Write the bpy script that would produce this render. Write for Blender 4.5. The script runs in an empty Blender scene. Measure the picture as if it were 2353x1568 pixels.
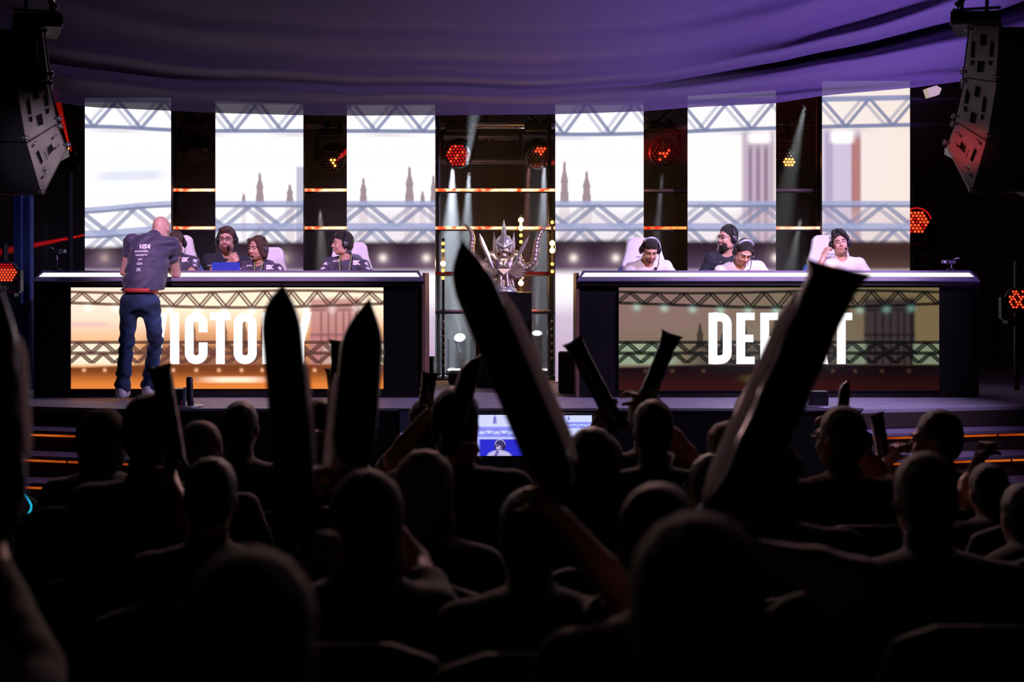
import bpy, math, random
import numpy as np
from mathutils import Vector, Matrix, Euler
from mathutils.bvhtree import BVHTree

# ---------------------------------------------------------------- camera, world, exposure
SC = bpy.context.scene
COL = SC.collection
FPX, CZ, HOR, CX = 3268.0, 2.03, 625.0, 1176.5
cam_d = bpy.data.cameras.new('camera'); cam = bpy.data.objects.new('camera', cam_d); COL.objects.link(cam)
cam_d.sensor_width = 36.0; cam_d.lens = 36.0 * FPX / 2353.0
cam_d.shift_y = -(784.0 - HOR) / 2353.0
cam.location = (0, 0, CZ); cam.rotation_euler = (math.pi / 2, 0, 0)
cam_d.clip_start = 0.05; cam_d.clip_end = 100
cam_d.dof.use_dof = True; cam_d.dof.focus_distance = 13.7; cam_d.dof.aperture_fstop = 2.8
SC.camera = cam
SC.view_settings.view_transform = 'Standard'; SC.view_settings.look = 'None'
SC.view_settings.exposure = 0.0; SC.view_settings.gamma = 1.0; SC.view_settings.use_curve_mapping = False
SC.cycles.use_denoising = True
SC.cycles.max_bounces = 6; SC.cycles.diffuse_bounces = 2; SC.cycles.glossy_bounces = 3
SC.cycles.transparent_max_bounces = 8; SC.cycles.volume_bounces = 0
SC.cycles.sample_clamp_indirect = 3.0; SC.cycles.caustics_reflective = False; SC.cycles.caustics_refractive = False
W = bpy.data.worlds.new('hall_dark'); SC.world = W; W.use_nodes = True
W.node_tree.nodes['Background'].inputs[0].default_value = (0.35, 0.3, 0.5, 1)
W.node_tree.nodes['Background'].inputs[1].default_value = 0.0018


def S(px, py, Y):
    """world point seen at photo pixel (px, py) at distance Y"""
    return Vector(((px - CX) * Y / FPX, Y, CZ - (py - HOR) * Y / FPX))


def spot(loc, target, color, power, angle, blend=0.5, size=0.05):
    d = bpy.data.lights.new('stage_or_added_light', 'SPOT'); d.color = color; d.energy = power
    d.spot_size = math.radians(angle); d.spot_blend = blend; d.shadow_soft_size = size
    o = bpy.data.objects.new('stage_or_added_light', d); COL.objects.link(o)
    o.location = loc
    o.rotation_euler = (Vector(target) - Vector(loc)).to_track_quat('-Z', 'Y').to_euler()
    o['kind'] = 'helper'
    return o


# front wash of the stage (lamps hung above the audience, outside the frame)
spot((-2.6, 7.5, 6.2), (-2.6, 13.9, 2.2), (0.92, 0.58, 1.0), 2500, 25, 0.7, 0.12)
spot((2.8, 7.5, 6.2), (2.6, 13.9, 2.2), (0.96, 0.68, 1.0), 2700, 25, 0.7, 0.12)
spot((0.0, 9.5, 6.4), (0.0, 14.4, 2.2), (1.0, 0.80, 0.72), 200, 14, 0.6, 0.10)
# purple wash that rakes the canopy from the right
spot((5.1, 12.0, 1.6), (3.0, 14.2, 5.0), (0.40, 0.23, 0.95), 860, 78, 0.9, 0.12)
spot((2.4, 11.6, 0.9), (0.6, 14.4, 4.6), (0.38, 0.22, 0.95), 42, 60, 0.9, 0.2)
# cross light of the stage front and the left wing
spot((5.4, 10.2, 5.2), (0.0, 12.8, 0.85), (0.62, 0.48, 1.0), 1600, 75, 0.7, 0.15)
spot((-5.2, 10.5, 5.0), (-5.0, 15.0, 1.0), (0.25, 0.32, 1.0), 60, 50, 0.8, 0.15)

# unseen back light added out of frame to rim the audience and its sticks
spot((0.0, 11.7, 4.40), (0, 3.0, 1.2), (1.0, .56, .52), 400, 62, 0.8, 0.25)
spot((-3.0, 10.9, 4.7), (-.4, 3.4, 1.3), (1.0, .60, .58), 50, 60, 0.8, 0.15)
spot((3.0, 10.9, 4.7), (.4, 3.4, 1.3), (1.0, .55, .53), 50, 60, 0.8, 0.15)


# ---------------------------------------------------------------- object helpers
def tag(o, label=None, cat=None, group=None, kind=None):
    if label: o['label'] = label
    if cat: o['category'] = cat
    if group: o['group'] = group
    if kind: o['kind'] = kind
    return o


def empty(name, loc=(0, 0, 0), rz=0.0, scale=1.0):
    o = bpy.data.objects.new(name, None); COL.objects.link(o)
    o.location = loc; o.rotation_euler = (0, 0, rz); o.scale = (scale,) * 3
    o.empty_display_size = 0.1
    return o


def thing(name, label, cat, loc=(0, 0, 0), rz=0.0, group=None, scale=1.0):
    return tag(empty(name, loc, rz, scale), label, cat, group)


def s2l(c):
    c = np.asarray(c, float)
    return np.where(c <= 0.04045, c / 12.92, ((c + 0.055) / 1.055) ** 2.4)


def mat(name, col, rough=0.7, metal=0.0, var=0.12, scale=14.0, bump=0.0, emis=None, estr=0.0, spec=0.5, sheen=0.0, alpha=1.0, coat=0.0):
    m = bpy.data.materials.new(name); m.use_nodes = True
    nt = m.node_tree; b = nt.nodes['Principled BSDF']
    tc = nt.nodes.new('ShaderNodeTexCoord'); n = nt.nodes.new('ShaderNodeTexNoise')
    n.inputs['Scale'].default_value = scale; n.inputs['Detail'].default_value = 4
    nt.links.new(tc.outputs['Object'], n.inputs['Vector'])
    r = nt.nodes.new('ShaderNodeValToRGB')
    c = np.array(col[:3], float)
    r.color_ramp.elements[0].position = 0.3; r.color_ramp.elements[1].position = 0.7
    r.color_ramp.elements[0].color = (*np.clip(c * (1 - var), 0, 1), 1)
    r.color_ramp.elements[1].color = (*np.clip(c * (1 + var), 0, 1), 1)
    nt.links.new(n.outputs['Fac'], r.inputs['Fac']); nt.links.new(r.outputs['Color'], b.inputs['Base Color'])
    b.inputs['Roughness'].default_value = rough; b.inputs['Metallic'].default_value = metal
    b.inputs['Specular IOR Level'].default_value = spec
    b.inputs['Sheen Weight'].default_value = sheen
    b.inputs['Coat Weight'].default_value = coat
    b.inputs['Alpha'].default_value = alpha
    if bump:
        bp = nt.nodes.new('ShaderNodeBump'); bp.inputs['Strength'].default_value = bump; bp.inputs['Distance'].default_value = 0.01
        n2 = nt.nodes.new('ShaderNodeTexNoise'); n2.inputs['Scale'].default_value = scale * 6
        nt.links.new(tc.outputs['Object'], n2.inputs['Vector'])
        nt.links.new(n2.outputs['Fac'], bp.inputs['Height']); nt.links.new(bp.outputs['Normal'], b.inputs['Normal'])
    if emis is not None:
        b.inputs['Emission Color'].default_value = (*emis, 1); b.inputs['Emission Strength'].default_value = estr
    return m


def emit(name, col, strength, lo=None, scale=20.0, axis_noise=False, sampling=None):
    """lamp surface; brightness varies from lamp to lamp when lo is given"""
    m = bpy.data.materials.new(name); m.use_nodes = True
    nt = m.node_tree; nt.nodes.clear()
    o = nt.nodes.new('ShaderNodeOutputMaterial'); e = nt.nodes.new('ShaderNodeEmission')
    e.inputs['Color'].default_value = (*col, 1); e.inputs['Strength'].default_value = strength
    if lo is not None:
        tc = nt.nodes.new('ShaderNodeTexCoord'); n = nt.nodes.new('ShaderNodeTexNoise'); n.inputs['Scale'].default_value = scale
        r = nt.nodes.new('ShaderNodeValToRGB'); r.color_ramp.elements[0].position = 0.4; r.color_ramp.elements[1].position = 0.6
        r.color_ramp.elements[0].color = (*lo, 1); r.color_ramp.elements[1].color = (*col, 1)
        nt.links.new(tc.outputs['Object'], n.inputs['Vector']); nt.links.new(n.outputs['Fac'], r.inputs['Fac'])
        nt.links.new(r.outputs['Color'], e.inputs['Color'])
    nt.links.new(e.outputs[0], o.inputs['Surface'])
    if sampling: m.cycles.emission_sampling = sampling
    return m


def mesh_obj(name, verts, faces, m=None, parent=None, smooth=False):
    me = bpy.data.meshes.new(name)
    verts = np.asarray(verts, np.float32)
    if isinstance(faces, np.ndarray):
        nf, k = faces.shape
        me.vertices.add(len(verts)); me.vertices.foreach_set('co', verts.ravel())
        me.loops.add(nf * k); me.loops.foreach_set('vertex_index', faces.astype(np.int32).ravel())
        me.polygons.add(nf); me.polygons.foreach_set('loop_start', np.arange(0, nf * k, k, dtype=np.int32))
        me.update(calc_edges=True)
    else:
        me.from_pydata([tuple(v) for v in verts], [], faces); me.update()
    if smooth: me.polygons.foreach_set('use_smooth', [True] * len(me.polygons)); me.update()
    o = bpy.data.objects.new(name, me); COL.objects.link(o)
    if m: me.materials.append(m)
    if parent: o.parent = parent
    return o


class MB:
    """collects simple shapes into one mesh (one part)"""
    def __init__(s): s.v = []; s.f = []
    def add(s, v, f):
        n = len(s.v); s.v += [tuple(p) for p in v]; s.f += [tuple(i + n for i in q) for q in f]; return s
    def box(s, c, d, R=None, bev=0.0):
        c = Vector(c); hx, hy, hz = d[0] / 2, d[1] / 2, d[2] / 2
        b = min(bev, hx * .49, hy * .49, hz * .49)
        if b <= 0:
            vs = [Vector((x, y, z)) for x in (-hx, hx) for y in (-hy, hy) for z in (-hz, hz)]
            fs = [(0, 1, 3, 2), (4, 6, 7, 5), (0, 4, 5, 1), (2, 3, 7, 6), (0, 2, 6, 4), (1, 5, 7, 3)]
        else:
            vs = []; idx = {}
            for sx in (-1, 1):
                for sy in (-1, 1):
                    for sz in (-1, 1):
                        for k in range(3):
                            p = [sx * hx, sy * hy, sz * hz]
                            for j in range(3):
                                if j != k: p[j] -= (sx, sy, sz)[j] * b
                            idx[(sx, sy, sz, k)] = len(vs); vs.append(Vector(p))
            fs = []
            for k in range(3):
                a, c2 = [j for j in range(3) if j != k]
                for sg in (-1, 1):
                    q = []
                    for (u, w) in ((-1, -1), (1, -1), (1, 1), (-1, 1)):
                        t = [0, 0, 0]; t[k] = sg; t[a] = u; t[c2] = w; q.append(idx[(*t, k)])
                    fs.append(tuple(q if (sg > 0) ^ (k == 1) else q[::-1]))
                for u in (-1, 1):
                    for w in (-1, 1):
                        t0 = [0, 0, 0]; t0[a] = u; t0[c2] = w
                        t1 = list(t0); t0[k] = -1; t1[k] = 1
                        fs.append((idx[(*t0, a)], idx[(*t1, a)], idx[(*t1, c2)], idx[(*t0, c2)]))
            for sx in (-1, 1):
                for sy in (-1, 1):
                    for sz in (-1, 1):
                        fs.append(tuple(idx[(sx, sy, sz, k)] for k in range(3)))
        if R is not None: vs = [R @ v for v in vs]
        return s.add([v + c for v in vs], fs)
    def tube(s, pts, r, n=8, cap=True, closed=False, flat=1.0):
        pts = [Vector(p) for p in pts]; m = len(pts)
        rs = r if hasattr(r, '__len__') else [r] * m
        base = len(s.v); up = None
        for i, p in enumerate(pts):
            if closed: t = (pts[(i + 1) % m] - pts[i - 1])
            else: t = pts[min(i + 1, m - 1)] - pts[max(i - 1, 0)]
            t.normalize()
            if up is None: up = Vector((0, 0, 1)) if abs(t.z) < 0.9 else Vector((0, 1, 0))
            a = t.cross(up)
            if a.length < 1e-5: a = t.orthogonal()
            a.normalize(); up = a.cross(t).normalized()
            for k in range(n):
                an = 2 * math.pi * k / n
                s.v.append(tuple(p + a * math.cos(an) * rs[i] + up * math.sin(an) * rs[i] * flat))
        for i in range(m if closed else m - 1):
            j = (i + 1) % m
            for k in range(n):
                k2 = (k + 1) % n
                s.f.append((base + i * n + k, base + i * n + k2, base + j * n + k2, base + j * n + k))
        if cap and not closed:
            s.f.append(tuple(base + k for k in range(n))[::-1]); s.f.append(tuple(base + (m - 1) * n + k for k in range(n)))
        return s
    def lathe(s, prof, c=(0, 0, 0), n=24, R=None):
        c = Vector(c); base = len(s.v)
        for (r, z) in prof:
            for k in range(n):
                a = 2 * math.pi * k / n
                v = Vector((r * math.cos(a), r * math.sin(a), z))
                if R is not None: v = R @ v
                s.v.append(tuple(v + c))
        for i in range(len(prof) - 1):
            for k in range(n):
                k2 = (k + 1) % n
                s.f.append((base + i * n + k, base + i * n + k2, base + (i + 1) * n + k2, base + (i + 1) * n + k))
        s.f.append(tuple(base + k for k in range(n))[::-1]); s.f.append(tuple(base + (len(prof) - 1) * n + k for k in range(n)))
        return s
    def prism(s, poly, d0, d1):
        """poly: 3-D points of one face; extruded from offset d0 to d1 (vectors)"""
        n = len(poly); base = len(s.v); d0 = Vector(d0); d1 = Vector(d1)
        for p in poly: s.v.append(tuple(Vector(p) + d0))
        for p in poly: s.v.append(tuple(Vector(p) + d1))
        s.f.append(tuple(base + k for k in range(n))); s.f.append(tuple(base + n + k for k in range(n))[::-1])
        for k in range(n):
            k2 = (k + 1) % n; s.f.append((base + k, base + n + k, base + n + k2, base + k2))
        return s
    def ball(s, c, r, n=10, R=None):
        r = r if hasattr(r, '__len__') else (r, r, r)
        c = Vector(c); base = len(s.v)
        for i in range(n + 1):
            th = math.pi * i / n
            for k in range(2 * n):
                ph = math.pi * k / n
                v = Vector((r[0] * math.sin(th) * math.cos(ph), r[1] * math.sin(th) * math.sin(ph), r[2] * math.cos(th)))
                if R is not None: v = R @ v
                s.v.append(tuple(v + c))
        for i in range(n):
            for k in range(2 * n):
                k2 = (k + 1) % (2 * n)
                s.f.append((base + i * 2 * n + k, base + (i + 1) * 2 * n + k, base + (i + 1) * 2 * n + k2, base + i * 2 * n + k2))
        return s
    def build(s, name, m, parent=None, smooth=False):
        o = mesh_obj(name, s.v, s.f, m, parent)
        if smooth:
            me = o.data; me.polygons.foreach_set('use_smooth', [len(p.vertices) <= 4 for p in me.polygons]); me.update()
        return o


def copy_tree(o, parent=None):
    c = o.copy(); COL.objects.link(c)
    if parent: c.parent = parent
    for ch in list(o.children): copy_tree(ch, c)
    return c


def text_mesh(body, size, m, parent=None, name='lettering', shear=0.0, extrude=0.0, align='CENTER', bold=0.0):
    cu = bpy.data.curves.new('t', 'FONT'); cu.body = body; cu.size = size; cu.shear = shear; cu.extrude = extrude
    cu.align_x = align; cu.align_y = 'CENTER'; cu.resolution_u = 3; cu.offset = bold
    to = bpy.data.objects.new('t', cu)
    me = bpy.data.meshes.new_from_object(to)
    bpy.data.objects.remove(to); bpy.data.curves.remove(cu)
    me.name = name; me.materials.clear(); me.materials.append(m)
    o = bpy.data.objects.new(name, me); COL.objects.link(o)
    if parent: o.parent = parent
    return o


def decal(body, size, m, target, origin, right, up, name='lettering', **kw):
    """lettering wrapped onto the surface of target (both in the same local space)"""
    o = text_mesh(body, size, m, target.parent, name, **kw)
    right = Vector(right).normalized(); up = Vector(up).normalized(); nrm = right.cross(up).normalized()
    import bmesh
    bm = bmesh.new(); bm.from_mesh(o.data)
    bmesh.ops.triangulate(bm, faces=bm.faces[:]); bmesh.ops.subdivide_edges(bm, edges=[e for e in bm.edges if e.calc_length() > 0.012], cuts=1)
    tb = BVHTree.FromPolygons([v.co.copy() for v in target.data.vertices], [tuple(p.vertices) for p in target.data.polygons])
    ok = 0
    for v in bm.verts:
        p = Vector(origin) + right * v.co.x + up * v.co.y
        h = tb.ray_cast(p + nrm * 0.4, -nrm, 1.0)
        if h[0] is not None: v.co = h[0] + nrm * 0.003; ok += 1
        else:
            q = tb.find_nearest(p); v.co = q[0] + nrm * 0.003
    bm.to_mesh(o.data); bm.free()
    return o


# ---------------------------------------------------------------- smooth solids (distance fields -> one skin)
class Field:
    def __init__(s, lo, hi, h):
        s.lo = np.array(lo, float); s.h = h
        s.n = np.ceil((np.array(hi, float) - s.lo) / h).astype(int) + 1
        s.d = np.full(s.n, 1.0, np.float32)
    def _blk(s, lo, hi):
        a = np.clip(np.floor((np.array(lo) - s.lo) / s.h).astype(int), 0, s.n - 1)
        b = np.clip(np.ceil((np.array(hi) - s.lo) / s.h).astype(int) + 1, 1, s.n)
        ax = [(s.lo[i] + s.h * np.arange(a[i], b[i])).astype(np.float32) for i in range(3)]
        return tuple(slice(a[i], b[i]) for i in range(3)), ax[0][:, None, None], ax[1][None, :, None], ax[2][None, None, :]
    def comb(s, sl, p, k, sub):
        a = s.d[sl]
        if sub:
            p = -p
            if k > 0:
                h = np.maximum(k - np.abs(a - p), 0) / k; r = np.maximum(a, p) + h * h * k / 4
            else: r = np.maximum(a, p)
        elif k > 0:
            h = np.maximum(k - np.abs(a - p), 0) / k; r = np.minimum(a, p) - h * h * k / 4
        else: r = np.minimum(a, p)
        s.d[sl] = r
    def cone(s, a, b, ra, rb, k=0.02, sub=False):
        a = np.array(a, float); b = np.array(b, float); m = max(ra, rb) + k + 0.02
        sl, X, Y, Z = s._blk(np.minimum(a, b) - m, np.maximum(a, b) + m)
        if min(x.size for x in (X, Y, Z)) == 0: return s
        ba = b - a; L = max(float(ba @ ba), 1e-9)
        t = np.clip(((X - a[0]) * ba[0] + (Y - a[1]) * ba[1] + (Z - a[2]) * ba[2]) / L, 0, 1)
        d = np.sqrt((X - a[0] - t * ba[0]) ** 2 + (Y - a[1] - t * ba[1]) ** 2 + (Z - a[2] - t * ba[2]) ** 2) - (ra + (rb - ra) * t)
        s.comb(sl, d.astype(np.float32), k, sub); return s
    def ell(s, c, r, R=None, k=0.02, sub=False):
        c = np.array(c, float); r = np.array(r if hasattr(r, '__len__') else (r, r, r), float); m = r.max() + k + 0.02
        sl, X, Y, Z = s._blk(c - m, c + m)
        x, y, z = X - c[0], Y - c[1], Z - c[2]
        if R is not None:
            Q = np.array(R).T
            x, y, z = (Q[0][0] * x + Q[0][1] * y + Q[0][2] * z, Q[1][0] * x + Q[1][1] * y + Q[1][2] * z, Q[2][0] * x + Q[2][1] * y + Q[2][2] * z)
        k0 = np.sqrt((x / r[0]) ** 2 + (y / r[1]) ** 2 + (z / r[2]) ** 2)
        k1 = np.sqrt((x / r[0] ** 2) ** 2 + (y / r[1] ** 2) ** 2 + (z / r[2] ** 2) ** 2) + 1e-6
        d = k0 * (k0 - 1) / k1
        s.comb(sl, d.astype(np.float32), k, sub); return s
    def half(s, c, nrm, k=0.0):
        """cut away the side nrm points to"""
        c = np.array(c, float); nrm = np.array(nrm, float); nrm /= np.linalg.norm(nrm)
        sl, X, Y, Z = s._blk(s.lo, s.lo + s.n * s.h)
        d = (X - c[0]) * nrm[0] + (Y - c[1]) * nrm[1] + (Z - c[2]) * nrm[2]
        s.comb(sl, -d.astype(np.float32), k, True); return s
    def warp(s, fn):
        sl, X, Y, Z = s._blk(s.lo, s.lo + s.n * s.h); s.d = s.d + fn(X, Y, Z).astype(np.float32); return s
    def build(s, name, m, parent=None):
        d = s.d; d[0] = d[-1] = 1; d[:, 0] = d[:, -1] = 1; d[:, :, 0] = d[:, :, -1] = 1
        sg = d < 0
        c = np.zeros(s.n - 1, np.uint8)
        offs = [(i, j, k) for i in (0, 1) for j in (0, 1) for k in (0, 1)]
        for o in offs: c += sg[o[0]:s.n[0] - 1 + o[0], o[1]:s.n[1] - 1 + o[1], o[2]:s.n[2] - 1 + o[2]]
        idx = np.argwhere((c > 0) & (c < 8))
        if len(idx) == 0: return None
        vals = {o: d[idx[:, 0] + o[0], idx[:, 1] + o[1], idx[:, 2] + o[2]] for o in offs}
        acc = np.zeros((len(idx), 3)); cnt = np.zeros(len(idx))
        for a in offs:
            for ax in range(3):
                if a[ax]: continue
                b = tuple(1 if q == ax else a[q] for q in range(3))
                v0, v1 = vals[a], vals[b]; mk = (v0 < 0) != (v1 < 0)
                t = v0[mk] / (v0[mk] - v1[mk])
                p = np.tile(np.array(a, float), (mk.sum(), 1)); p[:, ax] += t
                acc[mk] += p; cnt[mk] += 1
        V = s.lo + (idx + acc / cnt[:, None]) * s.h
        lut = np.full(s.n, -1, np.int32); lut[idx[:, 0], idx[:, 1], idx[:, 2]] = np.arange(len(idx))
        F = []
        for ax in range(3):
            u, w = (ax + 1) % 3, (ax + 2) % 3
            sh = [slice(None)] * 3; s0 = list(sh); s1 = list(sh); s0[ax] = slice(0, -1); s1[ax] = slice(1, None)
            A, B = sg[tuple(s0)], sg[tuple(s1)]
            e = np.argwhere(A != B); e = e[(e[:, u] > 0) & (e[:, w] > 0)]
            if len(e) == 0: continue
            fl = A[e[:, 0], e[:, 1], e[:, 2]]
            q = []
            for (du, dw) in ((-1, -1), (0, -1), (0, 0), (-1, 0)):
                g = e.copy(); g[:, u] += du; g[:, w] += dw; q.append(lut[g[:, 0], g[:, 1], g[:, 2]])
            q = np.stack(q, 1); q[~fl] = q[~fl][:, ::-1]; F.append(q)
        F = np.concatenate(F); F = F[(F >= 0).all(1)]
        return mesh_obj(name, V, F, m, parent, smooth=True)

# ---------------------------------------------------------------- people
def rotm(yaw, pitch, roll=0):
    return Matrix.Rotation(math.radians(yaw), 3, 'Z') @ Matrix.Rotation(math.radians(pitch), 3, 'X') @ Matrix.Rotation(math.radians(roll), 3, 'Y')


def ik(a, b, l1, l2, pole):
    a, b, pole = Vector(a), Vector(b), Vector(pole)
    d = b - a; L = d.length
    if L > (l1 + l2) * 0.995: b = a + d * ((l1 + l2) * 0.995 / L); d = b - a; L = d.length
    t = (l1 * l1 - l2 * l2 + L * L) / (2 * L); hgt = math.sqrt(max(l1 * l1 - t * t, 0))
    dn = d.normalized(); pl = (pole - dn * pole.dot(dn)).normalized()
    return a + dn * t + pl * hgt, b


def add_hand(F, w, d, n, side, curl, g=1.0):
    """palm, four unequal fingers bent by curl (degrees per joint) and a thumb on the side of the palm"""
    w = Vector(w); d = Vector(d).normalized(); n = Vector(n); n = (n - d * n.dot(d)).normalized(); u = d.cross(n).normalized() * side
    for q in (-.027, -.009, .009, .027):
        F.cone(w + d * .012 * g + u * q * .75 * g, w + d * .082 * g + u * q * g, .0135 * g, .0115 * g, .012)
    for i, (q, L) in enumerate(((.030, .070), (.010, .079), (-.011, .074), (-.030, .058))):
        p = w + d * .085 * g + u * q * g; a = curl * .6; c = curl + i * 3
        for j, f in enumerate((.45, .31, .24)):
            dr = d * math.cos(math.radians(a)) + n * math.sin(math.radians(a)) + u * q * .9
            p2 = p + dr.normalized() * L * f * g
            F.cone(p, p2, (.0095 - .0011 * j) * g, (.0087 - .0011 * j) * g, .004); p = p2; a += c
    p = w + d * .028 * g + u * .026 * g
    q1 = p + (d * .55 + u * .7 + n * .35).normalized() * .036 * g
    q2 = q1 + (d * .85 + u * .1 + n * (.3 + curl / 90)).normalized() * .032 * g
    q3 = q2 + (d * .8 - u * .15 + n * (.3 + curl / 60)).normalized() * .026 * g
    F.cone(p, q1, .014 * g, .0115 * g, .012).cone(q1, q2, .0108 * g, .0098 * g, .005).cone(q2, q3, .0098 * g, .0085 * g, .004)


def head_prims(F, T, R, g, full=True, open_mouth=False):
    e = lambda c, r, k=.015, sub=False: F.ell(T(c), np.array(r) * g, R, k * g, sub)
    c = lambda a, b, ra, rb, k=.012, sub=False: F.cone(T(a), T(b), ra * g, rb * g, k * g, sub)
    e((0, .014, .036), (.074, .094, .088)); e((0, -.026, -.025), (.060, .064, .082), .03)
    e((0, -.058, -.088), (.030, .026, .024), .03)
    for s in (-1, 1):
        e((s * .075, .012, -.004), (.009, .020, .032), .008)
        if full:
            e((s * .033, -.062, -.030), (.026, .028, .026), .02); e((s * .046, -.020, -.072), (.020, .034, .026), .03)
    if full:
        for s in (-1, 1):
            e((s * .031, -.098, .010), (.019, .020, .012), .016, True)
            c((s * .012, -.088, .031), (s * .047, -.076, .031), .009, .007, .012)
        c((0, -.086, .018), (0, -.110, -.024), .0075, .0115, .010)
        for s in (-1, 1): e((s * .012, -.098, -.030), (.009, .010, .008), .008)
        e((0, -.090, -.053), (.024, .011, .0075), .006); e((0, -.088, -.066), (.021, .011, .0075), .006)
        c((-.020, -.104, -.0595), (.020, -.104, -.0595), .0025 if not open_mouth else .005, .0025 if not open_mouth else .005, .004, True)
    else:
        c((0, -.086, .018), (0, -.110, -.024), .0075, .0115, .010); e((0, -.088, -.06), (.022, .012, .014), .008)


def hair_mesh(style, T, R, g, h, m, parent):
    H = T((0, 0, 0)); F = Field(np.array(H) - .27 * g, np.array(H) + .27 * g, h)
    e = lambda c, r, k=.012, sub=False: F.ell(T(c), np.array(r) * g, R, k * g, sub)
    c = lambda a, b, ra, rb, k=.012, sub=False: F.cone(T(a), T(b), ra * g, rb * g, k * g, sub)
    R = Matrix(R)
    nz = lambda v: np.array(R @ Vector(v))
    if style == 'hood':
        e((0, .02, .02), (.112, .128, .128)); e((0, .05, -.07), (.095, .10, .07), .04)
        e((0, -.13, -.03), (.075, .10, .10), .01, True)
        F.warp(lambda X, Y, Z: .003 * np.sin(X * 60 + Z * 30))
        return F.build('hood', m, parent)
    if style == 'cap':
        e((0, .012, .045), (.086, .104, .094)); F.half(T((0, 0, .045)), nz((0, .12, -1)))
        c((-.05, -.10, .05), (.05, -.10, .05), .014, .014, .01); c((-.045, -.145, .045), (.045, -.145, .045), .009, .009, .05)
        return F.build('cap', m, parent)
    if style in ('buzz', 'crew'):
        e((0, .020, .038), (.0785, .0945, .091)); e((0, .045, -.01), (.070, .065, .082), .02)
        if style == 'crew': e((0, -.036, .078), (.062, .050, .046), .02); e((0, .0, .105), (.055, .07, .03), .02)
    elif style in ('short', 'quiff', 'curly', 'side'):
        e((0, .020, .044), (.0815, .097, .094)); e((0, .045, -.005), (.074, .068, .085), .02)
    elif style == 'long':
        e((0, .018, .045), (.086, .100, .094)); e((0, .05, -.02), (.084, .070, .11), .03)
        for s in (-1, 1): c((s * .055, -.062, .085), (s * .090, -.020, -.062), .024, .028, .03); c((s * .082, .02, .04), (s * .088, .02, -.09), .026, .020, .03)
    elif style == 'flow':
        e((0, .02, .045), (.09, .104, .096)); e((0, .045, -.08), (.096, .075, .15), .04)
    if style == 'quiff': e((.01, -.058, .105), (.052, .034, .026), .02); e((0, -.02, .12), (.055, .05, .022), .02)
    if style == 'side': e((-.01, -.062, .100), (.060, .034, .028), .02)
    if style == 'curly':
        rnd = random.Random(5)
        for _ in range(60):
            a = rnd.uniform(-2.9, 2.9); b = rnd.uniform(.15, 1.25)
            e((.080 * math.sin(a) * math.cos(b), .02 - .088 * math.cos(a) * math.cos(b), .055 + .088 * math.sin(b)), (rnd.uniform(.013, .022),) * 3, .006)
        for i in range(7): e((.075 - i * .012, -.085 + abs(i - 2) * .006, .055 + .012 * i + rnd.uniform(-.01, .01)), (.017,) * 3, .006)
    # open the face and the ears
    if style == 'long':
        e((0, -.120, -.004), (.054, .085, .120), .014, True)
    elif style == 'curly':
        e((-.008, -.125, -.025), (.072, .095, .095), .012, True)
    else:
        e((0, -.118, -.035), (.078, .085, .112), .012, True)
    if style not in ('long', 'flow'):
        F.half(T((0, .02, -.060)), nz((0, -.35, -1)), .01)
        for s in (-1, 1): e((s * .088, -.005, -.018), (.020, .028, .042), .01, True)
        for s in (-1, 1): c((s * .085, -.07, -.03), (s * .085, -.02, -.06), .028, .022, .01, True)
    f = {'long': 90, 'curly': 150, 'flow': 80}.get(style, 120)
    sc_ = .3 if style in ('buzz', 'crew') else .55 if style in ('short', 'side') else 1.0
    F.warp(lambda X, Y, Z: sc_ * .0016 * np.sin((X - H[0]) * f * 2.1 + 2 * np.sin((Z - H[2]) * 45)) + sc_ * .0012 * np.sin((Y - H[1]) * f + (Z - H[2]) * 60))
    return F.build('hair', m, parent)


def beard_mesh(T, R, g, h, m, parent, heavy=1.0):
    H = T((0, 0, 0)); F = Field(np.array(H) - .2 * g, np.array(H) + .2 * g, h)
    R = Matrix(R)
    e = lambda c, r, k=.01, sub=False: F.ell(T(c), np.array(r) * g, R, k * g, sub)
    e((0, -.030, -.050), (.0605 + .0025 * heavy, .0635 + .0025 * heavy, .063 + .012 * heavy)); e((0, -.060, -.095), (.034, .031, .024 + .012 * heavy), .02)
    F.half(T((0, -.06, -.036)), np.array(R @ Vector((0, .75, 1))), .008)
    e((0, -.112, -.060), (.022, .028, .0085), .006, True); e((0, -.10, -.02), (.03, .05, .022), .01, True)
    return F.build('beard', m, parent)


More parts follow.
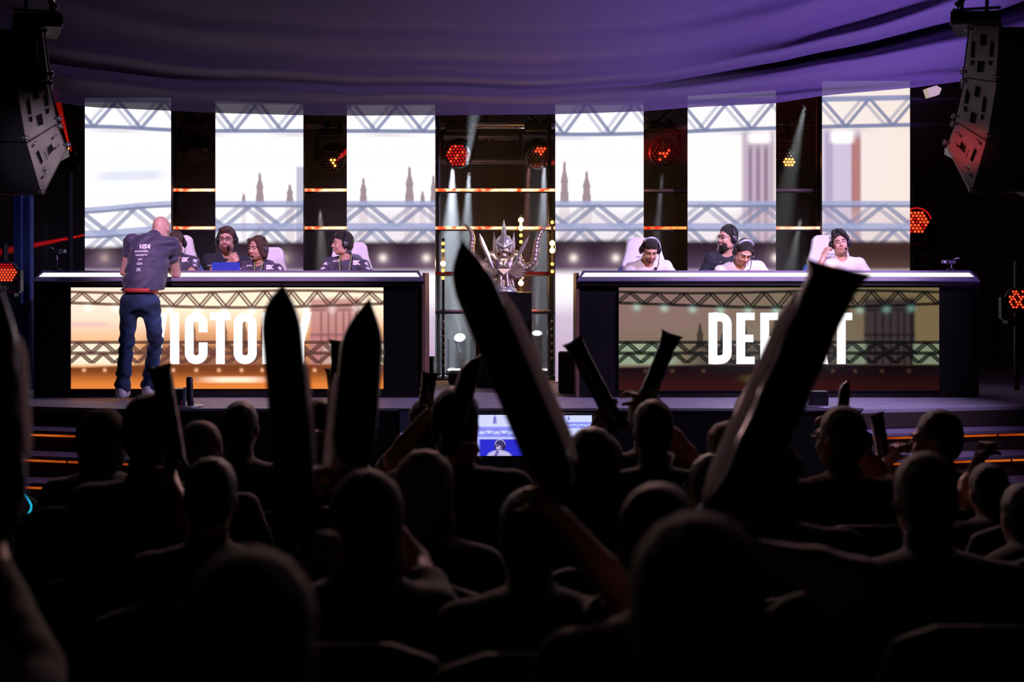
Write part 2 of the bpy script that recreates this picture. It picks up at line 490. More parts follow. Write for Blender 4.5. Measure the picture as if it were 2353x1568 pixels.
def headset(T, R, g, label, parent_loc, yaw, side=1, m_band=None, band_top=None, group=None, boom=True, low=False):
    """over-ear headset as a thing of its own: band, two ear cups, microphone"""
    R = Matrix(R); t = thing('headset', label, 'headset', parent_loc, yaw, group)
    mb = m_band or M['black_plastic']
    arc = [T((.094 * math.sin(a), .012, -.004 + .134 * math.cos(a))) for a in np.linspace(-1.45, 1.45, 19)]
    MB().tube(arc, .0095 * g, 8, flat=1.4).build('headband', mb, t, True)
    if band_top:
        MB().tube([T((.101 * math.sin(a), .012, -.004 + .143 * math.cos(a))) for a in np.linspace(-.9, .9, 13)], .0085 * g, 8, flat=1.6).build('band_pad', band_top, t, True)
    for s in (-1, 1):
        c = T((s * .090, .010, -.006))
        b = MB(); b.ball(c, (.023 * g, .039 * g, .047 * g), 9, R)
        cup = b.build('ear_cup', M['black_plastic'], t, True)
        MB().ball(T((s * .108, .010, -.006)), (.008 * g, .021 * g, .026 * g), 7, R).build('ear_plate', M['grey_plastic'], cup, True)
    if boom:
        s = side
        tip = (s * .034, -.122, -.072) if not low else (s * .060, -.105, -.150)
        pts = [(s * .098, -.01, -.03), (s * .096, -.06, -.068 if not low else -.12), (s * .075, -.105, -.078 if not low else -.165), tip]
        MB().tube([T(p) for p in pts], .0035 * g, 6).build('microphone_boom', M['black_plastic'], t, True)
        MB().ball(T(tip), .0135 * g, 6).build('microphone_foam', M['foam'], t, True)
    return t


def glasses(T, R, g, parent):
    b = MB(); R = Matrix(R)
    for s in (-1, 1):
        c = Vector((s * .033, -.103, .010))
        b.tube([T(c + Vector((.025 * math.copysign(abs(math.cos(a)) ** .5, math.cos(a)), .004 * abs(math.cos(a)), .0135 * math.copysign(abs(math.sin(a)) ** .5, math.sin(a))))) for a in np.linspace(0, 2 * math.pi, 17)[:-1]], 0.0019 * g, 6, closed=True)
        b.tube([T((s * .057, -.100, .016)), T((s * .078, -.06, .016)), T((s * .080, .0, .012))], 0.0019 * g, 6)
    b.tube([T((-.009, -.105, .014)), T((.009, -.105, .014))], 0.0019 * g, 6)
    return b.build('glasses', M['black_plastic'], parent, True)


def person(label, loc, yaw, P, N, H, hr, hands, knees=None, feet=None, g=1.0, h=.0062, skin='skin', shirt='jersey', sleeve='short',
           trousers='dark_cloth', hair=('short', 'hair_dark'), beard=None, specs=False, detail=True, tyaw=0, folds=.004, group=None,
           broad=1.0, curl=(35, 35), palm=((0, 0, -1), (0, 0, -1)), poles=((.6, .5, -.6), (-.6, .5, -.6)), bound_arm=True, shoes='dark_cloth', neckr=1.0, slv=.50, flare=0.0, leg=1.0, coll=.25):
    """one figure; everything in the local frame, which looks along -Y. hands = (left hand target at +x, right hand target at -x)"""
    root = thing('person', label, 'person', loc, yaw, group)
    P, N, H = Vector(P), Vector(N), Vector(H)
    R = rotm(*hr); T = lambda l: tuple(H + R @ (Vector(l) * g))
    up = (N - P).normalized(); L = (N - P).length
    lat = Matrix.Rotation(math.radians(tyaw), 3, 'Z') @ Vector((1, 0, 0)); lat = (lat - up * lat.dot(up)).normalized(); fw = lat.cross(up)
    TR = Matrix((lat, -fw, up)).transposed()
    at = lambda x, y, z: P + lat * x * g - fw * y * g + up * z * L   # y>0: back
    sh = [N + lat * s * .175 * g * broad - up * .055 * g for s in (1, -1)]
    arms = []
    for i, s in enumerate((1, -1)):
        if hands[i] is None: hands = list(hands); hands[i] = tuple(sh[i] + Vector((s * .06, -.10, -.48)) * g)
        pl = Vector(poles[i])
        arms.append((sh[i], *ik(sh[i], hands[i], .285 * g, .255 * g, pl)))
    hip = [P + lat * s * .090 * g for s in (1, -1)]
    if knees is None: knees = [hp + Vector((s * .05, -.43, .0)) * g for s, hp in zip((1, -1), hip)]
    if feet is None: feet = [k + Vector((0, .02, -.44)) * g for k in knees]
    knees = [Vector(k) for k in knees]; feet = [Vector(f) for f in feet]
    pts = np.array([tuple(q) for q in [P, N, H, *[v for a in arms for v in a], *knees, *feet]])
    F = Field(pts.min(0) - .24 * g, pts.max(0) + .24 * g, h)
    lat_r = np.array(TR)
    def torso(F, inf, k=.05):
        F.ell(at(0, .0, .02), np.array((.165, .125, .12)) * g + inf, lat_r, k); F.ell(at(0, -.005, .30), np.array((.142, .110, .17)) * g + inf, lat_r, k)
        F.ell(at(0, .0, .62), np.array((.162 * broad, .118, .19)) * g + inf, lat_r, k); F.ell(at(0, .02, .82), np.array((.150 * broad, .095, .11)) * g + inf, lat_r, k)
        for i, s in enumerate((1, -1)): F.cone(N + lat * s * .05 * g - up * .035 * g, sh[i], .050 * g + inf, .056 * g + inf, k)
    torso(F, -.012 * g)
    F.cone(N - up * .03 * g, T((0, .02, -.055)), .060 * g * neckr, .054 * g * neckr, .03)
    head_prims(F, T, R, g, detail)
    for i, s in enumerate((1, -1)):
        a, b, c = arms[i]
        F.cone(a, b, .050 * g, .041 * g, .02); F.cone(b, b + (c - b) * .35, .040 * g, .043 * g, .015); F.cone(b + (c - b) * .35, c, .042 * g, .026 * g, .015)
        add_hand(F, c, (c - b), palm[i], -s, curl[i], g)
        lg = leg * .86; F.cone(hip[i], knees[i], .085 * g * lg, .060 * g * lg, .03); F.cone(knees[i], knees[i] + (feet[i] - knees[i]) * .35, .056 * g * lg, .058 * g * lg, .02)
        F.cone(knees[i] + (feet[i] - knees[i]) * .35, feet[i], .056 * g * lg, .036 * g, .02)
        F.cone(feet[i] + Vector((0, .03, -.035)) * g, feet[i] + Vector((0, -.13, -.045)) * g, .036 * g, .028 * g, .02)
    F.build('body', M[skin], root)
    # shirt
    C = Field(np.minimum.reduce([np.array(q_) for q_ in (arms[0][1], arms[1][1], N, P)]) - .30 * g, np.maximum.reduce([np.array(q_) for q_ in (arms[0][1], arms[1][1], N, P)]) + .28 * g, h) if sleeve == 'short' else Field(pts.min(0) - .24 * g, pts.max(0) + .24 * g, h)
    torso(C, .014 * g)
    C.ell(at(0, 0, -.02), np.array((.172, .135, .10)) * g, lat_r, .04)
    if flare: C.ell(at(0, -.005, .30), np.array((.166, .136, .28)) * g, lat_r, .10); C.half(at(0, 0, .20), (0, 0, -1))
    for i in (0, 1):
        a, b, c = arms[i]
        if sleeve == 'short':
            e_ = a + (b - a) * slv; C.cone(a, e_, .063 * g, .064 * g, .03)
        else:
            C.cone(a, b, .064 * g, .055 * g, .03).cone(b, c - (c - b).normalized() * .02, .055 * g, .040 * g, .02)
    C.cone(N + up * .01 * (coll > .1), N + up * .2 * coll + (Vector(T((0, .02, -.055))) - N) * coll, .064 * g, .058 * g, .02)
    C.cone(N + up * .045 * g - fw * (-.02) * g, T((0, -.035, -.14)), .052 * g, .048 * g, .004, True)
    if folds:
        rr = random.Random(len(label) * 7 + int(abs(loc[0]) * 100)); ph = rr.uniform(0, 6)
        C.warp(lambda X, Y, Z: folds * (np.maximum(np.sin((X - P.x) * 30 + (Z - P.z) * 46 + ph + 1.8 * np.sin((X - P.x) * 11 - Z * 7 + ph)), -.2) * (.55 + .45 * np.sin((X - P.x) * 9 - (Z - P.z) * 12 + ph)) + .35 * np.sin((Y - P.y) * 41 - (Z - P.z) * 33 + 1.5 * np.sin(Z * 13 + X * 9))))
    shirt_o = C.build('shirt', M[shirt], root)
    # trousers
    D = Field(np.minimum.reduce([np.array(q) for q in [P, *knees, *feet]]) - .22 * g, np.maximum.reduce([np.array(q) for q in [P, *knees, *feet]]) + .24 * g, h)
    D.ell(at(0, .0, .0), np.array((.168, .130, .125)) * g * (leg * .5 + .5), lat_r, .04)
    for i in (0, 1):
        a, b = knees[i], feet[i]
        D.cone(hip[i], a, .097 * g * leg, .070 * g * leg, .03).cone(a, b, .068 * g * leg, .064 * g, .02)
    D.half(at(0, 0, .19 if flare else .17), (0, 0, 1))
    if folds and detail: D.warp(lambda X, Y, Z: folds * .75 * np.sin((Z - P.z) * 52 + 2.6 * np.sin((X - P.x) * 21 + Z * 6) + (Y - P.y) * 24) * (.15 + .85 * np.exp(-((Z - knees[0].z) / .10) ** 2) + .95 * np.exp(-((Z - feet[0].z - .07) / .11) ** 2) + .4 * np.exp(-((Z - P.z + .08) / .06) ** 2)))
    tr = D.build('trousers', M[trousers], root)
    for i in (0, 1):
        q = feet[i]; E = Field(np.array(q) - .25 * g, np.array(q) + .25 * g, h)
        E.cone(q + Vector((0, .035, -.040)) * g, q + Vector((0, -.135, -.052)) * g, .044 * g, .036 * g, .02).cone(q + Vector((0, .02, -.01)) * g, q + Vector((0, -.02, -.02)) * g, .048 * g, .044 * g, .02)
        E.half(q + Vector((0, 0, -.083)) * g, (0, 0, -1)).half(q + Vector((0, 0, .02)) * g, (0, 0, 1))
        E.build('shoe', M[shoes], root)
    if hair: hair_mesh(hair[0], T, R, g, min(h, .0055) if detail else h * .8, M[hair[1]], root)
    if beard: beard_mesh(T, R, g, .005, M[beard[0]], root, beard[1])
    if detail:
        for s in (-1, 1):
            ey = MB().ball(T((s * .031, -.0795, .010)), .0122 * g, 7).build('eye', M['eye_white'], root, True)
            MB().ball(T((s * .031, -.0875, .009)), .0072 * g, 5).build('iris', M['iris'], ey, True)
            MB().tube([T((s * .012, -.097, .027)), T((s * .030, -.097, .033)), T((s * .047, -.084, .029))], (.0035 * g, .0042 * g, .0025 * g), 6).build('eyebrow', M[hair[1] if hair else 'hair_dark'], root, True)
            el = Field(np.array(T((s * .031, -.085, .016))) - .04, np.array(T((s * .031, -.085, .016))) + .04, .003)
            el.ell(T((s * .031, -.0805, .0165)), np.array((.0155, .0140, .0100)) * g, np.array(R), 0); el.build('eyelid', M[skin], root)
        MB().ball(T((0, -.0985, -.0535)), (.019 * g, .005 * g, .0042 * g), 6, R).build('lip', M['lips'], root, True)
        MB().ball(T((0, -.0965, -.0655)), (.017 * g, .006 * g, .0048 * g), 6, R).build('lip', M['lips'], root, True)
    if specs: glasses(T, R, g, root)
    return root, T, R, shirt_o, tr


M = {}
M['skin'] = mat('skin', (.64, .36, .28), .45, var=.05, scale=30, bump=.05)
M['skin_audience'] = mat('skin_audience', (.55, .33, .27), .5, var=.05, scale=30)
M['jersey'] = mat('team_jersey_cloth', (.052, .042, .088), .62, var=.10, scale=22, bump=.25, sheen=.2)
M['black_tee'] = mat('black_cotton', (.022, .024, .04), .85, var=.15, scale=30, bump=.2)
M['white_tee'] = mat('white_cotton', (.80, .76, .78), .9, var=.03, scale=25, bump=.2)
M['denim'] = mat('denim', (.026, .050, .115), .85, var=.7, scale=9, bump=.3)
M['dark_cloth'] = mat('dark_cloth', (.018, .015, .018), .85, var=.3, scale=12, bump=.2)
M['white_shoe'] = mat('white_shoe_leather', (.72, .66, .66), .55, var=.06)
M['hair_dark'] = mat('dark_hair', (.014, .010, .010), .45, var=.4, scale=60, bump=.6, sheen=.04)
M['hair_brown'] = mat('brown_hair', (.075, .030, .020), .5, var=.35, scale=60, bump=.6, sheen=.05)
M['hair_red'] = mat('auburn_hair', (.17, .055, .035), .55, var=.35, scale=60, bump=.6, sheen=.25)
M['stubble'] = mat('stubble', (.16, .075, .055), .7, var=.2, scale=80)
M['eye_white'] = mat('eye_white', (.50, .45, .45), .25, var=.02)
M['iris'] = mat('iris', (.02, .015, .015), .15, var=.1)
M['lips'] = mat('lips', (.60, .22, .22), .45, var=.05)
M['black_plastic'] = mat('black_plastic', (.012, .012, .016), .35, var=.1)
M['grey_plastic'] = mat('grey_plastic', (.10, .09, .12), .4, var=.1)
M['silver_plastic'] = mat('silver_plastic', (.55, .52, .68), .3, metal=.4, var=.05)
M['foam'] = mat('foam', (.01, .01, .01), .95, var=.2, scale=80, bump=.5)

# ---------------------------------------------------------------- more materials
M['stage_floor'] = mat('stage_floor_vinyl', (.34, .30, .37), .55, var=.12, scale=6, bump=.05)
M['black_wall'] = mat('black_wall_paint', (.005, .004, .005), .95, var=.3, scale=3, spec=.1)
M['black_drape'] = mat('black_molton', (.010, .009, .012), .95, var=.3, scale=8, bump=.3)
M['blue_lit_drape'] = mat('blue_lit_cloth_masking', (.03, .05, .16), .9, var=.2, scale=8)  # base colour carries the blue light that falls on the cloth
M['carpet'] = mat('dark_carpet', (.014, .011, .013), .95, var=.3, scale=60, bump=.4)
M['desk_black'] = mat('desk_black_laminate', (.0065, .005, .006), .6, var=.15, scale=5, spec=.2)
M['desk_lip'] = mat('desk_lip_satin', (.18, .15, .22), .5, var=.08)
M['desk_wood'] = mat('desk_end_brown', (.22, .10, .07), .6, var=.2, scale=14)
M['step_tread'] = mat('step_tread_carpet', (.17, .12, .19), .8, var=.2, scale=30)
M['riser_black'] = mat('riser_black', (.03, .014, .01), .8, var=.2)
M['steel'] = mat('aluminium_truss', (.42, .38, .44), .4, metal=.8, var=.1)
M['dark_steel'] = mat('black_steel', (.03, .028, .032), .45, metal=.4, var=.2)
M['led_orange'] = emit('led_step_orange', (1.0, .20, .02), .55, lo=(.55, .06, .005), scale=2.2)
M['led_counter'] = emit('led_counter_white', (1.0, .93, .90), 1.5)
M['letter_white'] = emit('screen_lettering_white', (1, 1, 1), 1.6)
M['bar_hot'] = emit('led_bar_hot', (1.0, .60, .30), 2.6, lo=(1.0, .045, .012), scale=9.0)
M['bar_red'] = emit('led_bar_red', (1.0, .30, .06), 1.7, lo=(1.0, .015, .008), scale=8.0)
M['bar_dimred'] = emit('led_bar_dim_red', (.8, .05, .05), .22, lo=(.25, .01, .01), scale=8.0)
M['bar_white'] = emit('led_bar_white', (1.0, .75, .55), 2.2, lo=(1.0, .12, .04), scale=3.2)
M['bar_violet'] = mat('bar_tube_violet_lit', (.45, .35, .55), .4, metal=.3, var=.1)  # violet light falling on the bare tube is put into its base colour
M['bulb_warm'] = emit('bulb_warm_lit', (1.0, .55, .16), 14.0)
M['bulb_soft'] = emit('bulb_warm_dim', (1.0, .50, .10), 2.6)
M['bulb_off'] = mat('bulb_unlit', (.12, .09, .09), .3, var=.1)
M['lens_red'] = emit('lamp_cell_red', (1.0, .035, .01), 3.4)
M['lens_orange'] = emit('lamp_cell_orange', (1.0, .26, .05), 5.0)
M['lens_darkred'] = emit('lamp_cell_dark_red', (.75, .01, .01), .8)
M['lens_white'] = emit('lamp_lens_white', (.80, 1.0, .95), 7.0)
M['glass_black'] = mat('black_glass', (.01, .01, .015), .08, var=.1, coat=.5)

STZ, FLO = .85, 0.0


def floor_z(Y):
    return .42 + (0 - .42) * (Y - 1.0) / 8.0 if Y < 9 else 0.0


# ---------------------------------------------------------------- the room
def struct(name, verts, faces, m):
    o = mesh_obj(name, verts, faces, m); tag(o, kind='structure'); return o


def slab(name, lo, hi, m):
    b = MB(); c = [(a + d) / 2 for a, d in zip(lo, hi)]; b.box(c, [d - a for a, d in zip(lo, hi)])
    return tag(b.build(name, m), kind='structure')


XW = 7.6
MB().prism([(-XW, -3, .42 + .21), (-XW, 1, .42), (-XW, 9, 0), (-XW, 19.2, 0), (-XW, 19.2, -.3), (-XW, -3, -.3)], (0, 0, 0), (2 * XW, 0, 0)).build('floor', M['carpet'])['kind'] = 'structure'
slab('wall_back', (-XW, 19.0, 0), (XW, 19.2, 8.2), M['black_wall'])
slab('wall_left', (-XW - .2, -3, 0), (-XW, 19.2, 8.2), M['black_wall'])
slab('wall_right', (XW, -3, 0), (XW + .2, 19.2, 8.2), M['black_wall'])
slab('wall_rear', (-XW, -3.2, 0), (XW, -3, 8.2), M['black_wall'])
slab('ceiling', (-XW, -3, 8.0), (XW, 19.2, 8.2), M['black_wall'])


def wavy_drape(name, x0, x1, Y, z0, z1, m, label, cat, folds=9, amp=.06):
    n = folds * 8; vs = []; fs = []
    for i in range(n + 1):
        x = x0 + (x1 - x0) * i / n; y = Y + amp * math.sin(2 * math.pi * i / 8) + .02 * math.sin(i * 1.7)
        vs += [(x, y, z0), (x, y, z1)]
    for i in range(n): fs.append((2 * i, 2 * i + 2, 2 * i + 3, 2 * i + 1))
    o = mesh_obj(name, vs, fs, m, smooth=True); md = o.modifiers.new('thick', 'SOLIDIFY'); md.thickness = .012
    return tag(o, label, cat)


wavy_drape('stage_drape', -7.4, 7.4, 18.6, 0.0, 7.8, M['black_drape'], 'black backdrop curtain closing the stage behind the screens', 'curtain', 40)
wavy_drape('side_drape', -7.3, -5.1, 17.9, .0, 6.5, M['black_drape'], 'black masking curtain at the left wing beside the victory desk', 'curtain', 9)
wavy_drape('side_drape', 5.1, 7.3, 17.9, .0, 6.5, M['black_drape'], 'black masking curtain at the right wing beside the defeat desk', 'curtain', 9)
# a narrow blue-lit cloth panel left of the left desk
b0, b1 = S(34, 450, 14.2), S(76, 890, 14.2)
wavy_drape('blue_lit_drape', b0.x, b1.x, 14.2, STZ, b0.z, M['blue_lit_drape'], 'narrow blue-lit cloth panel standing left of the victory desk', 'curtain', 2, .02)

# stage deck: its front edge is straight in the middle and swings back at both sides
def edge_pts(dy, zdrop):
    px = [(-7.3, 13.6), (-4.75, 12.62), (-3.1, 12.17), (3.0, 12.17), (4.7, 12.55), (7.3, 13.5)]
    return [(x, y - dy) for x, y in px]


def deck(name, dy, z0, z1, m, yb=18.9):
    e = edge_pts(dy, 0); poly = [(x, y, z1) for x, y in e] + [(7.3, yb, z1), (-7.3, yb, z1)]
    return MB().prism(poly, (0, 0, 0), (0, 0, z0 - z1))


deck('stage', 0, 0, STZ, None).build('floor_stage', M['stage_floor'])['kind'] = 'structure'
# black face board of the stage front (middle) with a bright metal nosing
b = MB(); b.box((-.05, 12.16, .40), (6.1, .03, .80)); o = b.build('trim_stage_front', M['black_wall']); o['kind'] = 'structure'
b = MB(); b.box((-.05, 12.155, STZ + .004), (6.1, .04, .022)); o = b.build('trim_stage_nosing', M['steel']); o['kind'] = 'structure'


def side_steps(side):
    """four steps that follow the swung-back stage edge, each with an orange light line under its nosing"""
    pts = [(x, y) for x, y in edge_pts(0, 0)]
    seg = pts[:3] if side < 0 else pts[3:]
    if side < 0: seg = [seg[0], seg[1], seg[2]]
    root = thing('stage_steps', 'carpeted steps with orange light lines %s of the stage front' % ('at the left end' if side < 0 else 'at the right end'), 'stairs', (seg[1][0], seg[1][1], 0))
    inv = Vector((-seg[1][0], -seg[1][1], 0))
    for k in range(0, 5):
        z = STZ - .17 * k; dy = .33 * k
        if k == 0:
            b = MB(); q = [(x, y - .016, z - .03) for x, y in seg] + [(x, y - .002, z - .03) for x, y in seg[::-1]]; b.prism([Vector(p) + inv for p in q], (0, 0, 0), (0, 0, -.125)); b.build('riser', M['riser_black'], root)
        if k:
            b = MB(); q = [(x, y - dy, z) for x, y in seg] + [(x, y - dy + .36, z) for x, y in seg[::-1]]
            b.prism([Vector(p) + inv for p in q], (0, 0, 0), (0, 0, -.025)); b.build('tread', M['step_tread'], root)
            b = MB(); q = [(x, y - dy + .02, z - .025) for x, y in seg] + [(x, y - dy + .34, z - .025) for x, y in seg[::-1]]
            b.prism([Vector(p) + inv for p in q], (0, 0, 0), (0, 0, -.145 if z > .05 else -.0)); b.build('riser', M['riser_black'], root)
        if k < 4:
            b = MB()
            for (x0, y0), (x1, y1) in zip(seg[:-1], seg[1:]):
                d = Vector((x1 - x0, y1 - y0, 0)); n = int(d.length / .55); 
                for i in range(n):
                    a = Vector((x0, y0 - dy + .005, z - .04)) + d * (i + .02) / n; c = Vector((x0, y0 - dy + .005, z - .04)) + d * (i + .98) / n
                    b.tube([a + inv, c + inv], .0095, 6)
            b.build('light_strip', M['led_orange'], root)
    return root


side_steps(-1); side_steps(1)


# ---------------------------------------------------------------- picture shown on the LED walls
def sst(a, b, x):
    t = np.clip((x - a) / (b - a), 0, 1); return t * t * (3 - 2 * t)


def line_m(d, w, soft): return 1 - sst(w, w + soft, np.abs(d))


def over(base, col, m): return base * (1 - m[:, None]) + np.array(col)[None, :] * m[:, None]


def zig(x, y, y1, y2, per, w, soft, ph=0.0):
    t = np.abs(((x / per + ph) % 1.0) * 2 - 1); yl = y1 + (y2 - y1) * t
    sl = 2 * (y2 - y1) / per; d = (y - yl) / np.sqrt(1 + sl * sl)
    ins = sst(-3, 1, y - np.minimum(y1, y2)) * sst(-3, 1, np.maximum(y1, y2) - y)
    return line_m(d, w, soft) * ins


def tower(x, y, cx, top, bot, w, soft=4):
    fr = (y - top) / max(bot - top, 1); ww = w * np.interp(fr, [0, .22, .30, .48, .52, .70, .74, 1], [.06, .13, .30, .62, .48, .52, .66, .70]) + .3
    return line_m(x - cx, ww * .6, soft) * sst(top - 4, top + 4, y) * sst(bot + 2, bot - 2, y)


def upper_picture(x, y):
    n = len(x); W0 = np.array([1.25, 1.22, 1.28])
    c = np.tile(W0, (n, 1))
    right = sst(1500, 2090, x)[:, None]
    c = c * (1 - right) + np.array([1.10, .93, .86]) * right
    cool = (sst(1750, 2090, x) * sst(1985, 1975, x))[:, None]
    steel = np.array([.20, .23, .42]); steel2 = np.array([.42, .46, .74])
    # grey cloud low in the left sky
    c = over(c, (.62, .70, .95), .55 * line_m((y - 404 + .03 * (x - 290)) / 9, .6, 1.2) * line_m((x - 300) / 90, .5, .7))
    # bridge towers seen between the trusses
    tw = sst(1698, 1712, x) * sst(1786, 1774, x) * sst(292, 312, y) * sst(575, 560, y)
    c = over(c, (.42, .26, .42), .72 * tw)
    for q in (1724, 1742, 1760): c = over(c, (.20, .10, .22), .6 * tw * line_m(x - q, 2, 5) * sst(325, 350, y))
    tw = sst(1880, 1896, x) * sst(1984, 1972, x) * sst(292, 308, y) * sst(575, 560, y)
    c = over(c, (.55, .46, .78), .65 * tw); c = over(c, (.50, .17, .13), .85 * tw * line_m(x - 1968, 8, 7) * sst(300, 325, y))
    c = over(c, (.34, .24, .5), .5 * tw * line_m(x - 1905, 5, 8))
    c = over(c, (1.5, 1.4, 1.4), line_m((x - 1745) / 30, .4, .8) * line_m((y - 312) / 20, .4, .8)); c = over(c, (1.6, 1.5, 1.5), line_m((x - 1935) / 30, .4, .8) * line_m((y - 312) / 20, .4, .8))
    # far spires
    for (q, t, w) in ((597, 398, 17), (666, 424, 15), (835, 410, 15), (941, 384, 19), (996, 404, 12), (1297, 372, 18), (1348, 394, 19), (560, 445, 6), (971, 440, 8)):
        c = over(c, (.22, .09, .13), .80 * tower(x, y, q, t, 468, w))
        c = over(c, (.55, .30, .36), .35 * line_m(x - q, w * .5, 6) * sst(464, 474, y) * sst(560, 545, y))
    c = over(c, (.42, .42, .62), .75 * line_m(x - 690, 7, 4) * sst(378, 388, y) * sst(600, 560, y))
    # warm lilac wash of distant buildings behind the middle truss
    c = over(c, (.78, .62, .70), .45 * sst(468, 500, y) * sst(585, 560, y) * sst(520, 800, x))
    # trusses
    yt1 = 236 - .0 * x + np.where(x > 1500, -(x - 1500) * .020, 0.) + np.where(x < 800, (x - 800) * .012, 0.)
    yt2 = 301 + 8 * np.exp(-((x - 1330) / 260.) ** 2) - 5 * sst(420, 240, x) + np.where(x > 1500, -(x - 1500) * .024, 0.) + np.where(x < 500, (x - 500) * .018, 0)
    for (ph, wgt) in ((0.0, .85), (.16, .5)):
        c = over(c, steel, wgt * zig(x, y, yt1, yt2, 108, 2.4, 3.2, ph))
    c = over(c, steel * 1.25, .9 * line_m(y - yt1, 4, 4)); c = over(c, steel, .92 * line_m(y - yt2, 2.6, 4)); c = over(c, (.62, .56, .62), .5 * line_m(y - yt2 - 9, 2, 5) * (.5 + .5 * np.sin(x * .03)))
    m1 = 469 + 15 * sst(420, 180, x) ** 1.3; m2 = 522 + 17 * sst(480, 180, x)
    m3 = 580 + 8 * sst(480, 200, x)
    for (ph, wgt) in ((.1, .80), (.29, .55)):
        c = over(c, steel2 * .62, wgt * zig(x, y, m1, m2, 132, 3.2, 4, ph)); c = over(c, steel2 * .62, wgt * zig(x, y, m2, m3, 120, 3.2, 4, ph + .2))
    for (yy, w) in ((m1, 5.0), (m2, 7.0)):
        c = over(c, steel2, .85 * line_m(y - yy, w, 4)); c = over(c, steel2 * .45, .7 * line_m(y - yy - w, 1.4, 3))
    # dark hall floor with round lamps
    fl = 556 + 12 * sst(500, 200, x) - 4 * np.exp(-((x - 1350) / 300.) ** 2)
    dk = sst(fl - 7, fl + 7, y)
    c = over(c, (.040, .018, .036), dk); c = over(c, (.13, .070, .15), dk * sst(565, 622, y) * .8)
    c = over(c, (.060, .028, .020), dk * .8 * (x > 1850)); c = over(c, (.15, .08, .05), dk * (x > 1850) * .5 * sst(580, 622, y))
    for q in (655, 880, 980, 1318, 1415, 1782, 240, 340): 
        r = np.hypot(x - q, (y - 593)); c = over(c, (1.2, 1.0, .95) if q > 700 else (.4, .25, .25), .85 * np.exp(-(r / 9) ** 2) * dk)
        c = c + (np.exp(-(r / 24) ** 2) * .16 * dk)[:, None] * np.array([1, .8, .8])
    # bright floor band and lilac foot
    br = sst(612, 640, y); c = over(c, (1.35, 1.25, 1.35), br); c = over(c, (.78, .62, .80), sst(662, 740, y)); c = over(c, (.55, .34, .58), sst(720, 880, y) * .75)
    return np.clip(c, 0, 1.5)


